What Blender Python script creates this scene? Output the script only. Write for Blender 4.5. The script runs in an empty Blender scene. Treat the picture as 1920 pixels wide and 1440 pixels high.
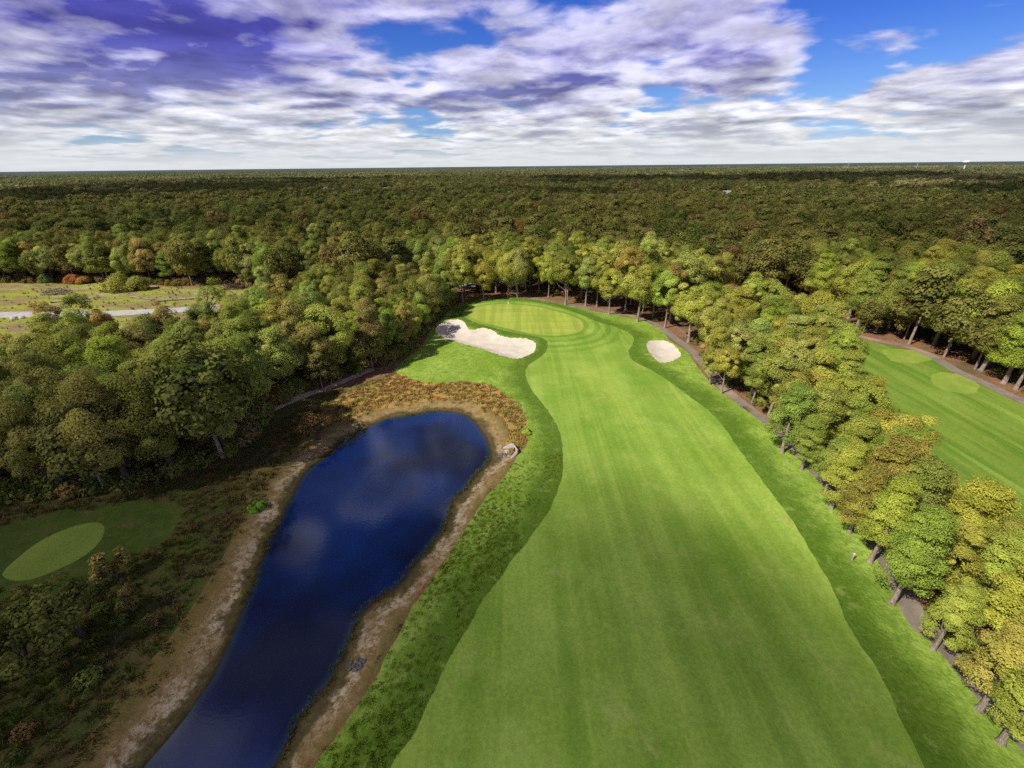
import bpy, math, random
import numpy as np
from mathutils import Vector, Matrix
from mathutils.geometry import delaunay_2d_cdt

RNG = np.random.default_rng(7)
random.seed(7)
S = bpy.context.scene
COL = S.collection

# ------------------------------------------------------------------ camera
CAM_H, F, PITCH, ROLL = 40.0, 830.0, math.atan(409.0 / 830.0), math.radians(0.6)
fw = np.array([0, math.cos(PITCH), -math.sin(PITCH)])
r0 = np.array([1.0, 0, 0]); u0 = np.array([0, math.sin(PITCH), math.cos(PITCH)])
UP = u0 * math.cos(ROLL) + r0 * math.sin(ROLL)
RT = r0 * math.cos(ROLL) - u0 * math.sin(ROLL)
CP = np.array([0, 0, CAM_H])

def gp(px, py, z=0.0):
    """ground point (x, y) seen at a place of the photograph, on level z"""
    d = fw + RT * ((px - 960) / F) + UP * ((720 - py) / F)
    t = (z - CAM_H) / d[2]
    return (CP[0] + d[0] * t, CP[1] + d[1] * t)

def G(pts, z=0.0):
    return [gp(a, b, z) for a, b in pts]

def proj(P):
    P = np.atleast_2d(P) - CP
    dep = P @ fw
    dd = np.where(np.abs(dep) < 1e-6, 1e-6, dep)
    return 960 + F * (P @ RT) / dd, 720 - F * (P @ UP) / dd, dep

cam = bpy.data.cameras.new('camera')
co = bpy.data.objects.new('camera', cam); COL.objects.link(co)
cam.sensor_width = 36; cam.lens = 36 * F / 1920; cam.clip_end = 80000; cam.clip_start = 0.5
m = Matrix.Identity(4)
for i in range(3):
    m[i][0] = RT[i]; m[i][1] = UP[i]; m[i][2] = -fw[i]; m[i][3] = CP[i]
co.matrix_world = m
S.camera = co

# ------------------------------------------------------------------ helpers
def tag(o, label=None, cat=None, group=None, kind=None):
    if label: o['label'] = label
    if cat: o['category'] = cat
    if group: o['group'] = group
    if kind: o['kind'] = kind
    return o

def link(name, me, parent=None):
    o = bpy.data.objects.new(name, me); COL.objects.link(o)
    if parent is not None: o.parent = parent
    return o

def empty(name, loc, rz=0.0, s=1.0):
    o = bpy.data.objects.new(name, None); COL.objects.link(o)
    o.location = loc; o.rotation_euler = (0, 0, rz); o.scale = (s, s, s)
    o.empty_display_size = 0.5
    return o

def smooth_poly(pts, n=5, closed=True):
    P = np.array(pts, float); N = len(P); out = []
    rng = range(N) if closed else range(N - 1)
    for i in rng:
        if closed:
            a, b, c, d = P[(i - 1) % N], P[i], P[(i + 1) % N], P[(i + 2) % N]
        else:
            a, b, c, d = P[max(i - 1, 0)], P[i], P[i + 1], P[min(i + 2, N - 1)]
        for k in range(n):
            t = k / n
            out.append(0.5 * ((2 * b) + (-a + c) * t + (2 * a - 5 * b + 4 * c - d) * t * t + (-a + 3 * b - 3 * c + d) * t ** 3))
    if not closed: out.append(P[-1])
    return np.array(out)

def resample(P, step, closed=True):
    P = np.array(P, float)
    Q = np.vstack([P, P[:1]]) if closed else P
    L = np.r_[0, np.cumsum(np.linalg.norm(np.diff(Q, axis=0), axis=1))]
    n = max(3, int(L[-1] / step))
    t = np.linspace(0, L[-1], n, endpoint=not closed)
    return np.c_[np.interp(t, L, Q[:, 0]), np.interp(t, L, Q[:, 1])]

def wobble(P, amp, seed, freq=0.5):
    """irregular natural outline"""
    r = np.random.default_rng(seed)
    d = np.zeros_like(P)
    for k in range(5):
        f = freq * (1.9 ** k); a = amp / (1.5 ** k)
        ph = r.uniform(0, 6.28, 4); an = r.uniform(0, 6.28, 2)
        d[:, 0] += a * np.sin(f * (P[:, 0] * math.cos(an[0]) + P[:, 1] * math.sin(an[0])) + ph[0])
        d[:, 1] += a * np.sin(f * (P[:, 0] * math.cos(an[1]) + P[:, 1] * math.sin(an[1])) + ph[1])
    return P + d * 0.5

def inside(P, poly):
    x, y = P[:, 0], P[:, 1]; c = np.zeros(len(P), bool)
    X, Y = poly[:, 0], poly[:, 1]; n = len(poly); j = n - 1
    for i in range(n):
        if Y[i] != Y[j]:
            q = ((Y[i] > y) != (Y[j] > y)) & (x < (X[j] - X[i]) * (y - Y[i]) / (Y[j] - Y[i]) + X[i])
            c ^= q
        j = i
    return c

def dist_poly(P, poly, closed=True):
    A = poly; B = np.roll(poly, -1, axis=0)
    if not closed: A, B = poly[:-1], poly[1:]
    out = np.full(len(P), 1e9)
    for a, b in zip(A, B):
        ab = b - a; l2 = ab @ ab + 1e-12
        t = np.clip(((P - a) @ ab) / l2, 0, 1)
        d = np.hypot(P[:, 0] - a[0] - t * ab[0], P[:, 1] - a[1] - t * ab[1])
        np.minimum(out, d, out=out)
    return out

def ribbon(line, w, n=6):
    L = smooth_poly(line, n, closed=False)
    T = np.gradient(L, axis=0); T /= np.linalg.norm(T, axis=1)[:, None] + 1e-9
    N = np.c_[-T[:, 1], T[:, 0]]
    ww = np.broadcast_to(np.asarray(w, float), (len(L),))[:, None] / 2
    return np.vstack([L + N * ww, (L - N * ww)[::-1]])

def ss(a, b, x):
    t = np.clip((x - a) / (b - a), 0, 1); return t * t * (3 - 2 * t)

def vnoise(P, seed, freq):
    """smooth value from summed sines, about -1..1"""
    r = np.random.default_rng(seed); o = np.zeros(len(P))
    for k in range(6):
        a = r.uniform(0, 6.28); ph = r.uniform(0, 6.28); f = freq * r.uniform(0.5, 1.9)
        o += np.sin(f * (P[:, 0] * math.cos(a) + P[:, 1] * math.sin(a)) + ph)
    return o / 3.2

def mesh_arrays(name, V, quads=None, tris=None, mats=(), mi=None, attrs=None, smooth=False):
    me = bpy.data.meshes.new(name)
    V = np.asarray(V, np.float32)
    loops = []; starts = []; tot = 0; nf = 0
    if quads is not None and len(quads):
        q = np.asarray(quads, np.int32); loops.append(q.ravel()); starts.append(np.arange(len(q)) * 4); tot += q.size; nf += len(q)
    if tris is not None and len(tris):
        t = np.asarray(tris, np.int32); loops.append(t.ravel()); starts.append(tot + np.arange(len(t)) * 3); tot += t.size; nf += len(t)
    lv = np.concatenate(loops).astype(np.int32); st = np.concatenate(starts).astype(np.int32)
    me.vertices.add(len(V)); me.vertices.foreach_set('co', V.ravel())
    me.loops.add(tot); me.loops.foreach_set('vertex_index', lv)
    me.polygons.add(nf); me.polygons.foreach_set('loop_start', st)
    for mm in mats: me.materials.append(mm)
    if mi is not None: me.polygons.foreach_set('material_index', np.asarray(mi, np.int32))
    if smooth is True: me.polygons.foreach_set('use_smooth', np.ones(nf, bool))
    elif smooth is not False: me.polygons.foreach_set('use_smooth', np.asarray(smooth, bool))
    for an, (dom, vals) in (attrs or {}).items():
        a = me.attributes.new(an, 'FLOAT', dom); a.data.foreach_set('value', np.asarray(vals, np.float32))
    me.update(calc_edges=True); me.validate()
    return me

class Geo:
    """collects tubes, boxes and faces for one mesh"""
    def __init__(s): s.V = []; s.Q = []; s.T = []; s.n = 0
    def add(s, V, Q=None, T=None):
        V = np.asarray(V, float)
        if Q is not None and len(Q): s.Q.append(np.asarray(Q) + s.n)
        if T is not None and len(T): s.T.append(np.asarray(T) + s.n)
        s.V.append(V); s.n += len(V)
    def tube(s, pts, rad, k=7, cap=True):
        P = np.asarray(pts, float); R = np.asarray(rad, float); n = len(P)
        T = np.gradient(P, axis=0); T /= np.linalg.norm(T, axis=1)[:, None] + 1e-9
        ref = np.array([1.0, 0.13, 0.07]) if abs(T[0][0]) < 0.8 else np.array([0.1, 1.0, 0.1])
        A = np.cross(T, ref); A /= np.linalg.norm(A, axis=1)[:, None] + 1e-9
        B = np.cross(T, A)
        th = np.arange(k) * 2 * math.pi / k
        V = (P[:, None, :] + R[:, None, None] * (np.cos(th)[None, :, None] * A[:, None, :] + np.sin(th)[None, :, None] * B[:, None, :])).reshape(-1, 3)
        Q = []
        for i in range(n - 1):
            for j in range(k):
                Q.append((i * k + j, i * k + (j + 1) % k, (i + 1) * k + (j + 1) % k, (i + 1) * k + j))
        T3 = []
        if cap:
            V = np.vstack([V, P[-1:] + T[-1:] * R[-1] * 0.4])
            for j in range(k): T3.append(((n - 1) * k + j, (n - 1) * k + (j + 1) % k, n * k))
        s.add(V, Q, T3)
    def box(s, c, d, rz=0.0, tilt=0.0):
        x, y, z = [v / 2 for v in d]
        V = np.array([(-x, -y, -z), (x, -y, -z), (x, y, -z), (-x, y, -z), (-x, -y, z), (x, -y, z), (x, y, z), (-x, y, z)])
        if tilt:
            cc, sn = math.cos(tilt), math.sin(tilt); V = np.c_[V[:, 0] * cc + V[:, 2] * sn, V[:, 1], -V[:, 0] * sn + V[:, 2] * cc]
        cc, sn = math.cos(rz), math.sin(rz)
        V = np.c_[V[:, 0] * cc - V[:, 1] * sn, V[:, 0] * sn + V[:, 1] * cc, V[:, 2]] + np.asarray(c, float)
        s.add(V, [(0, 3, 2, 1), (4, 5, 6, 7), (0, 1, 5, 4), (1, 2, 6, 5), (2, 3, 7, 6), (3, 0, 4, 7)])
    def mesh(s, name, mat, smooth=False, attrs=None):
        V = np.vstack(s.V)
        return mesh_arrays(name, V, np.vstack(s.Q) if s.Q else None, np.vstack(s.T) if s.T else None, [mat] if mat else [], None, attrs, smooth)

# ------------------------------------------------------------------ node helpers
class NT:
    def __init__(s, tree): s.t = tree; s.n = tree.nodes; s.l = tree.links
    def new(s, typ, **kw):
        n = s.n.new(typ)
        for k, v in kw.items(): setattr(n, k, v)
        return n
    def put(s, sock, v):
        if v is None: return
        if isinstance(v, bpy.types.NodeSocket): s.l.new(v, sock)
        else:
            if sock.type == 'RGBA' and not hasattr(v, '__len__'): v = (v, v, v, 1)
            elif sock.type == 'RGBA' and len(v) == 3: v = (*v, 1)
            sock.default_value = v
    def math(s, op, a, b=None, c=None, clamp=False):
        n = s.new('ShaderNodeMath', operation=op); n.use_clamp = clamp
        for i, v in enumerate((a, b, c)):
            if v is not None: s.put(n.inputs[i], v)
        return n.outputs[0]
    def vm(s, op, a, b=None, scale=None):
        n = s.new('ShaderNodeVectorMath', operation=op)
        s.put(n.inputs[0], a)
        if b is not None: s.put(n.inputs[1], b)
        if scale is not None: s.put(n.inputs['Scale'], scale)
        return n.outputs['Value'] if op in ('DOT_PRODUCT', 'LENGTH', 'DISTANCE') else n.outputs[0]
    def noise(s, vec, scale, detail=3, rough=0.55, dist=0.0, col=False):
        n = s.new('ShaderNodeTexNoise'); s.put(n.inputs['Vector'], vec)
        for k, v in (('Scale', scale), ('Detail', detail), ('Roughness', rough), ('Distortion', dist)): s.put(n.inputs[k], v)
        return n.outputs['Color' if col else 'Fac']
    def ramp(s, fac, lo, hi, a=0.0, b=1.0):
        n = s.new('ShaderNodeMapRange', interpolation_type='SMOOTHSTEP'); s.put(n.inputs[0], fac)
        for i, v in enumerate((lo, hi, a, b)): s.put(n.inputs[i + 1], v)
        return n.outputs[0]
    def mix(s, fac, a, b, blend='MIX'):
        n = s.new('ShaderNodeMix', data_type='RGBA', blend_type=blend); s.put(n.inputs[0], fac)
        s.put(n.inputs[6], a); s.put(n.inputs[7], b); return n.outputs[2]
    def mapping(s, vec, scale=(1, 1, 1), rot=(0, 0, 0), loc=(0, 0, 0)):
        n = s.new('ShaderNodeMapping'); s.put(n.inputs[0], vec)
        n.inputs['Scale'].default_value = scale; n.inputs['Rotation'].default_value = rot; n.inputs['Location'].default_value = loc
        return n.outputs[0]
    def attr(s, name, typ='GEOMETRY', out='Fac'):
        n = s.new('ShaderNodeAttribute', attribute_name=name, attribute_type=typ); return n.outputs[out]
    def pos(s): return s.new('ShaderNodeNewGeometry').outputs['Position']
    def bump(s, h, strength=0.3, dist=0.1):
        n = s.new('ShaderNodeBump'); s.put(n.inputs['Height'], h); n.inputs['Strength'].default_value = strength; n.inputs['Distance'].default_value = dist
        return n.outputs[0]

def material(name):
    mt = bpy.data.materials.new(name); mt.use_nodes = True
    mt.node_tree.nodes.clear(); t = NT(mt.node_tree)
    return mt, t, t.new('ShaderNodeOutputMaterial')

def finish(t, out, color, rough=0.9, normal=None, spec=0.2, metallic=0.0):
    b = t.new('ShaderNodeBsdfPrincipled')
    t.put(b.inputs['Base Color'], color); t.put(b.inputs['Roughness'], rough); t.put(b.inputs['Specular IOR Level'], spec)
    t.put(b.inputs['Metallic'], metallic)
    if normal is not None: t.put(b.inputs['Normal'], normal)
    t.l.new(b.outputs[0], out.inputs[0]); return b

def simple_mat(name, c, rough=0.8, var=0.25, scale=3.0, spec=0.2, bump=0.0):
    mt, t, o = material(name)
    p = t.new('ShaderNodeTexCoord').outputs['Object']
    n = t.noise(p, scale, 5, 0.6)
    d = tuple(v * (1 - var) for v in c); l = tuple(min(1, v * (1 + var)) for v in c)
    finish(t, o, t.mix(t.ramp(n, 0.3, 0.7), d, l), rough, t.bump(n, bump, 0.05) if bump else None, spec)
    return mt

# ------------------------------------------------------------------ outlines, traced as points on the ground
WATER_Z = -0.7
pond_px = [(807, 773), (845, 773), (873, 780), (897, 800), (912, 827), (917, 857), (907, 877), (887, 897), (863, 923), (847, 940), (842, 967), (830, 990),
           (810, 1013), (793, 1040), (773, 1063), (755, 1088), (733, 1105), (707, 1123), (687, 1143), (670, 1165), (652, 1200), (636, 1235), (620, 1270),
           (598, 1302), (570, 1340), (538, 1392), (505, 1440), (440, 1540), (340, 1640), (200, 1640), (190, 1560), (268, 1440), (300, 1402), (345, 1352), (385, 1295), (412, 1250),
           (435, 1195), (455, 1142), (473, 1100), (490, 1057), (503, 1023), (520, 987), (537, 953), (553, 920), (570, 893), (590, 872), (620, 850),
           (643, 827), (670, 812), (693, 800), (723, 788), (762, 779)]
pond = wobble(resample(smooth_poly(G(pond_px, WATER_Z)), 0.8), 0.22, 3, 0.9)
bank_px = [(742, 700), (767, 712), (803, 722), (840, 719), (883, 718), (917, 724), (943, 740), (970, 759), (982, 779), (987, 803), (987, 833), (967, 855), (940, 898), (907, 941),
           (873, 981), (840, 1044), (810, 1081), (787, 1111), (760, 1158), (722, 1228), (692, 1288), (642, 1360), (582, 1440), (500, 1560), (380, 1720), (150, 1720), (60, 1600), (120, 1440), (215, 1330),
           (310, 1215), (375, 1110), (420, 1030), (455, 960), (470, 900), (500, 860), (530, 815), (560, 775), (610, 745), (670, 722)]
bank = wobble(resample(smooth_poly(G(bank_px)), 1.0), 0.5, 4, 0.5)
fescue_px = [(600, 770), (640, 745), (700, 722), (745, 703), (767, 711), (803, 721), (840, 718), (883, 717), (917, 723), (943, 739), (970, 758), (982, 778), (987, 803), (987, 833), (966, 850),
             (952, 832), (957, 805), (945, 785), (915, 765), (880, 755), (820, 750), (760, 757), (700, 770), (640, 790)]
fescue = wobble(resample(smooth_poly(G(fescue_px)), 1.0), 0.5, 5, 0.6)
scrub_px = [(742, 698), (700, 715), (560, 745), (500, 780), (480, 820), (420, 865), (330, 900), (240, 918), (120, 932), (0, 945), (-300, 980), (-900, 1300), (-900, 2100), (100, 2100), (400, 1720), (500, 1560), (600, 1400), (800, 1000), (900, 800)]
scrub = resample(G(scrub_px), 2.0)
rough_px = [(743, 696), (752, 680), (790, 650), (802, 625), (815, 602), (832, 588), (860, 574), (900, 563), (960, 559), (1000, 563), (1060, 573), (1130, 586), (1190, 597), (1235, 616),
            (1258, 640), (1290, 662), (1312, 692), (1338, 722), (1362, 742), (1390, 763), (1430, 788), (1460, 813), (1495, 848), (1535, 893), (1570, 933), (1625, 1003), (1655, 1043), (1715, 1160),
            (1740, 1188), (1775, 1223), (1875, 1343), (1910, 1383), (1990, 1480), (2200, 1800), (1960, 2600), (300, 2600), (500, 1560), (582, 1440), (642, 1360), (692, 1288), (722, 1228), (760, 1158), (787, 1111), (810, 1081), (840, 1044), (873, 981),
            (907, 941), (940, 898), (967, 855), (987, 833), (987, 803), (982, 779), (970, 759), (943, 740), (917, 724), (883, 718), (840, 719), (803, 722), (767, 712)]
rough = wobble(resample(smooth_poly(G(rough_px), 4), 1.0), 0.35, 6, 0.6)
fair_px = [(735, 1440), (768, 1390), (800, 1325), (838, 1245), (880, 1170), (920, 1105), (960, 1052), (1000, 1000), (1036, 945), (1054, 890), (1055, 840), (1043, 795), (1018, 757), (995, 728), (985, 702), (992, 684),
           (1015, 668), (1027, 652), (1024, 641), (1005, 634), (960, 626), (920, 616), (888, 606), (869, 594), (873, 582), (892, 572), (925, 566), (965, 566), (1015, 571), (1060, 582), (1098, 596), (1122, 606),
           (1150, 612), (1175, 622), (1188, 634), (1186, 645), (1179, 660), (1186, 676), (1220, 694), (1257, 717), (1280, 734), (1330, 770), (1365, 810), (1415, 880), (1465, 945), (1515, 1020), (1560, 1100), (1600, 1185),
           (1650, 1262), (1690, 1345), (1735, 1440), (1800, 1600), (1980, 2300), (360, 2300), (640, 1650)]
fair = wobble(resample(smooth_poly(G(fair_px), 4), 0.7), 0.12, 15, 1.2)
green_px = [(878, 590), (887, 580), (907, 574), (940, 571), (973, 572), (1013, 577), (1053, 587), (1083, 598), (1094, 610), (1087, 622), (1063, 628), (1033, 630), (1000, 627), (967, 620), (933, 612), (907, 605), (887, 597)]
green = resample(smooth_poly(G(green_px, 0.4), 4), 0.9)
bunk1_px = [(817, 618), (827, 607), (847, 602), (867, 605), (877, 617), (884, 621), (907, 619), (927, 625), (937, 632), (960, 637), (987, 639), (1002, 645), (1004, 657), (993, 667), (970, 674), (947, 670), (923, 662), (897, 653), (867, 645), (840, 637), (822, 628)]
bunk1 = wobble(resample(smooth_poly(G(bunk1_px), 4), 0.5), 0.10, 8, 0.8)
bunk2_px = [(1212, 647), (1220, 641), (1240, 640), (1260, 647), (1273, 660), (1276, 670), (1263, 678), (1245, 683), (1230, 677), (1217, 663)]
bunk2 = wobble(resample(smooth_poly(G(bunk2_px), 4), 0.5), 0.08, 9, 0.8)
cart_line = G([(955, 548), (987, 557), (1010, 563), (1040, 568), (1100, 577), (1147, 585), (1190, 593), (1232, 610), (1262, 632), (1300, 662), (1322, 688), (1345, 715), (1368, 737), (1400, 762), (1432, 785), (1462, 810), (1498, 846), (1538, 890), (1574, 930), (1629, 1000), (1660, 1042), (1722, 1162), (1748, 1186), (1785, 1222), (1885, 1342), (1925, 1385), (2100, 1600)])
cart = ribbon(cart_line, 2.2)
cart2_line = G([(1520, 571), (1550, 585), (1577, 600), (1585, 615), (1603, 628), (1647, 640), (1697, 650), (1747, 670), (1793, 697), (1847, 720), (1897, 743), (1935, 760), (2100, 850)])
cart2 = ribbon(cart2_line, 2.4)
hole2_px = [(1588, 622), (1605, 632), (1647, 645), (1697, 656), (1747, 676), (1793, 703), (1847, 727), (1897, 750), (1935, 768), (2100, 860), (2100, 1180), (1960, 1060), (1850, 950), (1790, 930), (1735, 880), (1690, 850), (1640, 790), (1600, 740), (1570, 690)]
hole2 = wobble(resample(smooth_poly(G(hole2_px), 4), 1.2), 0.4, 11, 0.5)
lawn = wobble(resample(smooth_poly(G([(-150, 1010), (0, 985), (130, 958), (260, 940), (330, 950), (335, 985), (300, 1025), (240, 1045), (205, 1075), (140, 1098), (0, 1130), (-150, 1165)])), 0.9), 0.9, 14, 0.4)
def ell(cx, cy, rx, ry, tilt=0.0):
    o = []
    for k in range(28):
        a = k / 28 * 2 * math.pi; x, y = rx * math.cos(a), ry * math.sin(a)
        o.append((cx + x * math.cos(tilt) - y * math.sin(tilt), cy + x * math.sin(tilt) + y * math.cos(tilt)))
    return o
tee1 = wobble(resample(G(ell(1697, 669, 44, 13, 0.12)), 0.5), 0.7, 71, 0.6)
tee2 = wobble(resample(G(ell(1792, 719, 46, 16, 0.2)), 0.5), 0.7, 72, 0.6)
tee3 = resample(smooth_poly(G([(5, 1077), (30, 1050), (75, 1015), (130, 990), (175, 980), (195, 987), (192, 1010), (165, 1040), (120, 1065), (65, 1087), (25, 1090)])), 0.9)
road_line = G([(-400, 600), (0, 591), (97, 590), (167, 588), (320, 583), (460, 573), (493, 569), (600, 556), (720, 546), (847, 537), (960, 528), (1040, 522)])
road = ribbon(road_line, 6.0)
clear_px = [(-600, 545), (0, 533), (60, 534), (150, 528), (235, 532), (330, 540), (430, 533), (480, 545), (500, 556), (600, 545), (600, 575), (480, 610), (380, 690), (250, 728), (120, 742), (0, 752), (-400, 790), (-900, 800)]
clear = wobble(resample(G(clear_px), 1.5), 0.8, 12, 0.3)
track_line = G([(470, 780), (500, 770), (540, 754), (580, 738), (620, 725), (660, 708), (700, 692)])
track = wobble(resample(ribbon(track_line, 1.9), 0.8), 0.25, 13, 0.9)

def height(P):
    P = np.atleast_2d(P)
    z = 0.22 * vnoise(P, 21, 0.07) * ss(2, 12, np.minimum(dist_poly(P, green), 60))
    dp = dist_poly(P, pond); ip = inside(P, pond)
    sd = np.where(ip, -dp, dp)
    z = z * ss(0, 6, sd) + WATER_Z * (1 - ss(0, 4.5, sd)) - 0.5 * ss(0, 3, -sd)
    dg = np.where(inside(P, green), 0, dist_poly(P, green))
    z += 0.5 * (1 - ss(1, 11, dg))
    for b, dpt in ((bunk1, 0.55), (bunk2, 0.5)):
        d = dist_poly(P, b); i = inside(P, b)
        z += np.where(i, -dpt * ss(0, 2.6, d), 0.16 * (1 - ss(0, 3.0, d)))
    dt = dist_poly(P, fair); ins = inside(P, rough) & ~inside(P, fair)
    z += np.where(ins, 0.12 * ss(0, 2, dt), 0)
    # spoil heaps in the clearing
    for (mx, my, mr, mh) in ((*gp(345, 548), 7, 1.1), (*gp(175, 552), 8, 0.9), (*gp(100, 556), 7, 0.7), (*gp(410, 535), 6, 1.2)):
        z += mh * np.exp(-((P[:, 0] - mx) ** 2 + (P[:, 1] - my) ** 2) / (mr * mr * 0.4))
    return z

def hz(x, y): return float(height(np.array([[x, y]]))[0])

# ------------------------------------------------------------------ ground, split along the outlines into its surfaces
pts = []; edges = []
def constrain(P):
    n = len(pts); k = len(P)
    pts.extend(map(tuple, P)); edges.extend((n + i, n + (i + 1) % k) for i in range(k))
for P in (pond, bank, fescue, scrub, rough, fair, green, bunk1, bunk2, cart, cart2, hole2, lawn, tee1, tee2, tee3, road, clear, track):
    constrain(P)
def grid(x0, x1, y0, y1, st, keep=None):
    X, Y = np.meshgrid(np.arange(x0, x1, st), np.arange(y0, y1, st)); Q = np.c_[X.ravel(), Y.ravel()]
    Q = Q + RNG.uniform(-0.3, 0.3, Q.shape) * st
    if keep is not None: Q = Q[keep(Q)]
    pts.extend(map(tuple, Q))
grid(-75, 115, -25, 175, 2.2)
grid(-50, 10, -8, 85, 0.9, lambda Q: (dist_poly(Q, pond) < 7))
grid(-30, 60, 85, 150, 0.8, lambda Q: (dist_poly(Q, bunk1) < 4) | (dist_poly(Q, bunk2) < 4) | inside(Q, bunk1) | inside(Q, bunk2))
grid(-260, -75, -25, 200, 4.0)
grid(115, 260, -25, 200, 8.0)
for R_, n_ in ((320, 60), (500, 60), (900, 60), (1800, 60), (4000, 60), (9000, 60), (20000, 60), (45000, 60)):
    for k in range(n_):
        a = k / n_ * 2 * math.pi; pts.append((R_ * math.cos(a), 60 + R_ * math.sin(a)))
res = delaunay_2d_cdt([Vector(p) for p in pts], edges, [], 0, 1e-4)
GV = np.array([tuple(v) for v in res[0]]); GF = np.array(res[2], np.int64)
GZ = np.zeros(len(GV)); near = (np.abs(GV[:, 0]) < 300) & (GV[:, 1] > -60) & (GV[:, 1] < 300)
GZ[near] = height(GV[near])
CEN = GV[GF].mean(axis=1)
reg = np.zeros(len(GF), int)          # 0 = forest floor
order = [(1, clear), (2, scrub), (3, hole2), (19, lawn), (4, rough), (5, bank), (6, fescue), (7, fair), (8, green), (9, bunk1), (10, bunk2), (11, tee1), (12, tee2), (13, tee3), (14, road), (15, track), (16, cart), (17, cart2), (18, pond)]
for rid, poly in order:
    reg[inside(CEN, poly)] = rid
# signed area so that every face looks up
A = GV[GF[:, 1]] - GV[GF[:, 0]]; B = GV[GF[:, 2]] - GV[GF[:, 0]]
flip = (A[:, 0] * B[:, 1] - A[:, 1] * B[:, 0]) < 0
GF[flip] = GF[flip][:, ::-1]
shore = dist_poly(GV, pond)
edge_fair = dist_poly(GV, fair); edge_green = dist_poly(GV, green)

def surface(name, rids, mat, flat=None):
    sel = np.isin(reg, rids); f = GF[sel]; used, inv = np.unique(f, return_inverse=True)
    V = np.c_[GV[used], GZ[used] if flat is None else np.full(len(used), flat)]
    me = mesh_arrays(name, V, None, inv.reshape(-1, 3), [mat], None,
                     {'shore': ('POINT', shore[used]), 'edge_fair': ('POINT', edge_fair[used]), 'edge_green': ('POINT', edge_green[used])}, True)
    o = link(name, me); o['kind'] = 'structure'; return o

def turf(name, dark, mid, light, stripe=None, patch=0.12, clump=0.9, fine=5.0, straw=None, straw_amt=0.0, bump=0.25, bd=0.08, cl_amt=0.6, ring=None, dark_edge=False):
    mt, t, o = material(name); p = t.pos()
    a = t.noise(p, patch, 4, 0.6); b = t.noise(p, clump, 5, 0.65, 0.6); c = t.noise(p, fine, 3, 0.7)
    col = t.mix(t.ramp(a, 0.3, 0.7), dark, light)
    col = t.mix(t.math('MULTIPLY', t.ramp(b, 0.35, 0.68), cl_amt), col, mid)
    if stripe:
        for (sx, sy, rot, lo, hi, amt, tint) in stripe:
            s_ = t.noise(t.mapping(p, (sx, sy, 1), (0, 0, rot)), 1.0, 2.5, 0.6)
            col = t.mix(t.math('MULTIPLY', t.ramp(s_, lo, hi), amt), col, tint)
    if ring:
        d = t.attr(ring[0]); w = t.math('SINE', t.math('MULTIPLY', d, ring[1]))
        w = t.math('MULTIPLY', t.ramp(w, -0.4, 0.6), t.math('MULTIPLY', t.ramp(d, ring[2] * 0.6, ring[2], 1, 0), ring[3]))
        col = t.mix(w, col, ring[4])
    if dark_edge:
        d = t.math('ADD', t.attr('edge_fair'), t.math('MULTIPLY', t.math('SUBTRACT', t.noise(p, 0.22, 4, 0.6), 0.5), 6.0))
        col = t.mix(t.ramp(d, 1.5, 6.0, 0.8, 0.0), col, (0.085, 0.17, 0.012))
    if straw:
        s_ = t.noise(p, clump * 0.55, 6, 0.75, 0.4)
        col = t.mix(t.math('MULTIPLY', t.ramp(s_, 0.52, 0.72), straw_amt), col, straw)
    col = t.mix(t.ramp(c, 0.25, 0.75, 0.0, 0.55), col, t.mix(0.5, col, (0.0, 0.0, 0.0)))
    h = t.math('ADD', t.math('MULTIPLY', b, 0.6), c)
    finish(t, o, col, 0.92, t.bump(h, bump, bd), 0.12)
    return mt

fair_mat = turf('fairway turf', (0.205, 0.36, 0.034), (0.30, 0.46, 0.06), (0.385, 0.54, 0.088),
                stripe=[(0.34, 0.010, 0.06, 0.42, 0.62, 0.42, (0.16, 0.30, 0.028)), (0.9, 0.02, 0.03, 0.5, 0.7, 0.25, (0.48, 0.60, 0.10)), (0.11, 0.02, -0.05, 0.5, 0.75, 0.5, (0.45, 0.56, 0.085))],
                patch=0.10, clump=0.30, fine=3.0, straw=(0.48, 0.52, 0.14), straw_amt=0.55, bump=0.15, bd=0.04, ring=('edge_green', 2.1, 13, 0.35, (0.08, 0.17, 0.018)))
rough_mat = turf('rough turf', (0.24, 0.385, 0.034), (0.165, 0.29, 0.022), (0.43, 0.58, 0.105), dark_edge=True, patch=0.09, clump=1.0, fine=3.0, straw=(0.38, 0.46, 0.10), straw_amt=0.6, bump=0.7, bd=0.22, cl_amt=0.75)
green_mat = turf('putting green turf', (0.43, 0.52, 0.075), (0.46, 0.545, 0.083), (0.49, 0.565, 0.09), stripe=[(0.5, 0.02, 0.7, 0.4, 0.6, 0.35, (0.17, 0.265, 0.035)), (0.02, 0.6, 0.7, 0.4, 0.6, 0.25, (0.24, 0.32, 0.05))], patch=0.1, clump=2.0, fine=8, bump=0.05, bd=0.02)
tee_mat = turf('tee turf', (0.20, 0.28, 0.04), (0.24, 0.32, 0.05), (0.27, 0.35, 0.06), patch=0.2, clump=1.5, fine=6, straw=(0.24, 0.24, 0.08), straw_amt=0.3, bump=0.1, bd=0.03)
tee2_mat = turf('neighbour tee turf', (0.23, 0.35, 0.042), (0.28, 0.39, 0.055), (0.36, 0.44, 0.085), patch=0.25, clump=0.8, fine=4, straw=(0.27, 0.29, 0.08), straw_amt=0.4, bump=0.2)
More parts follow.
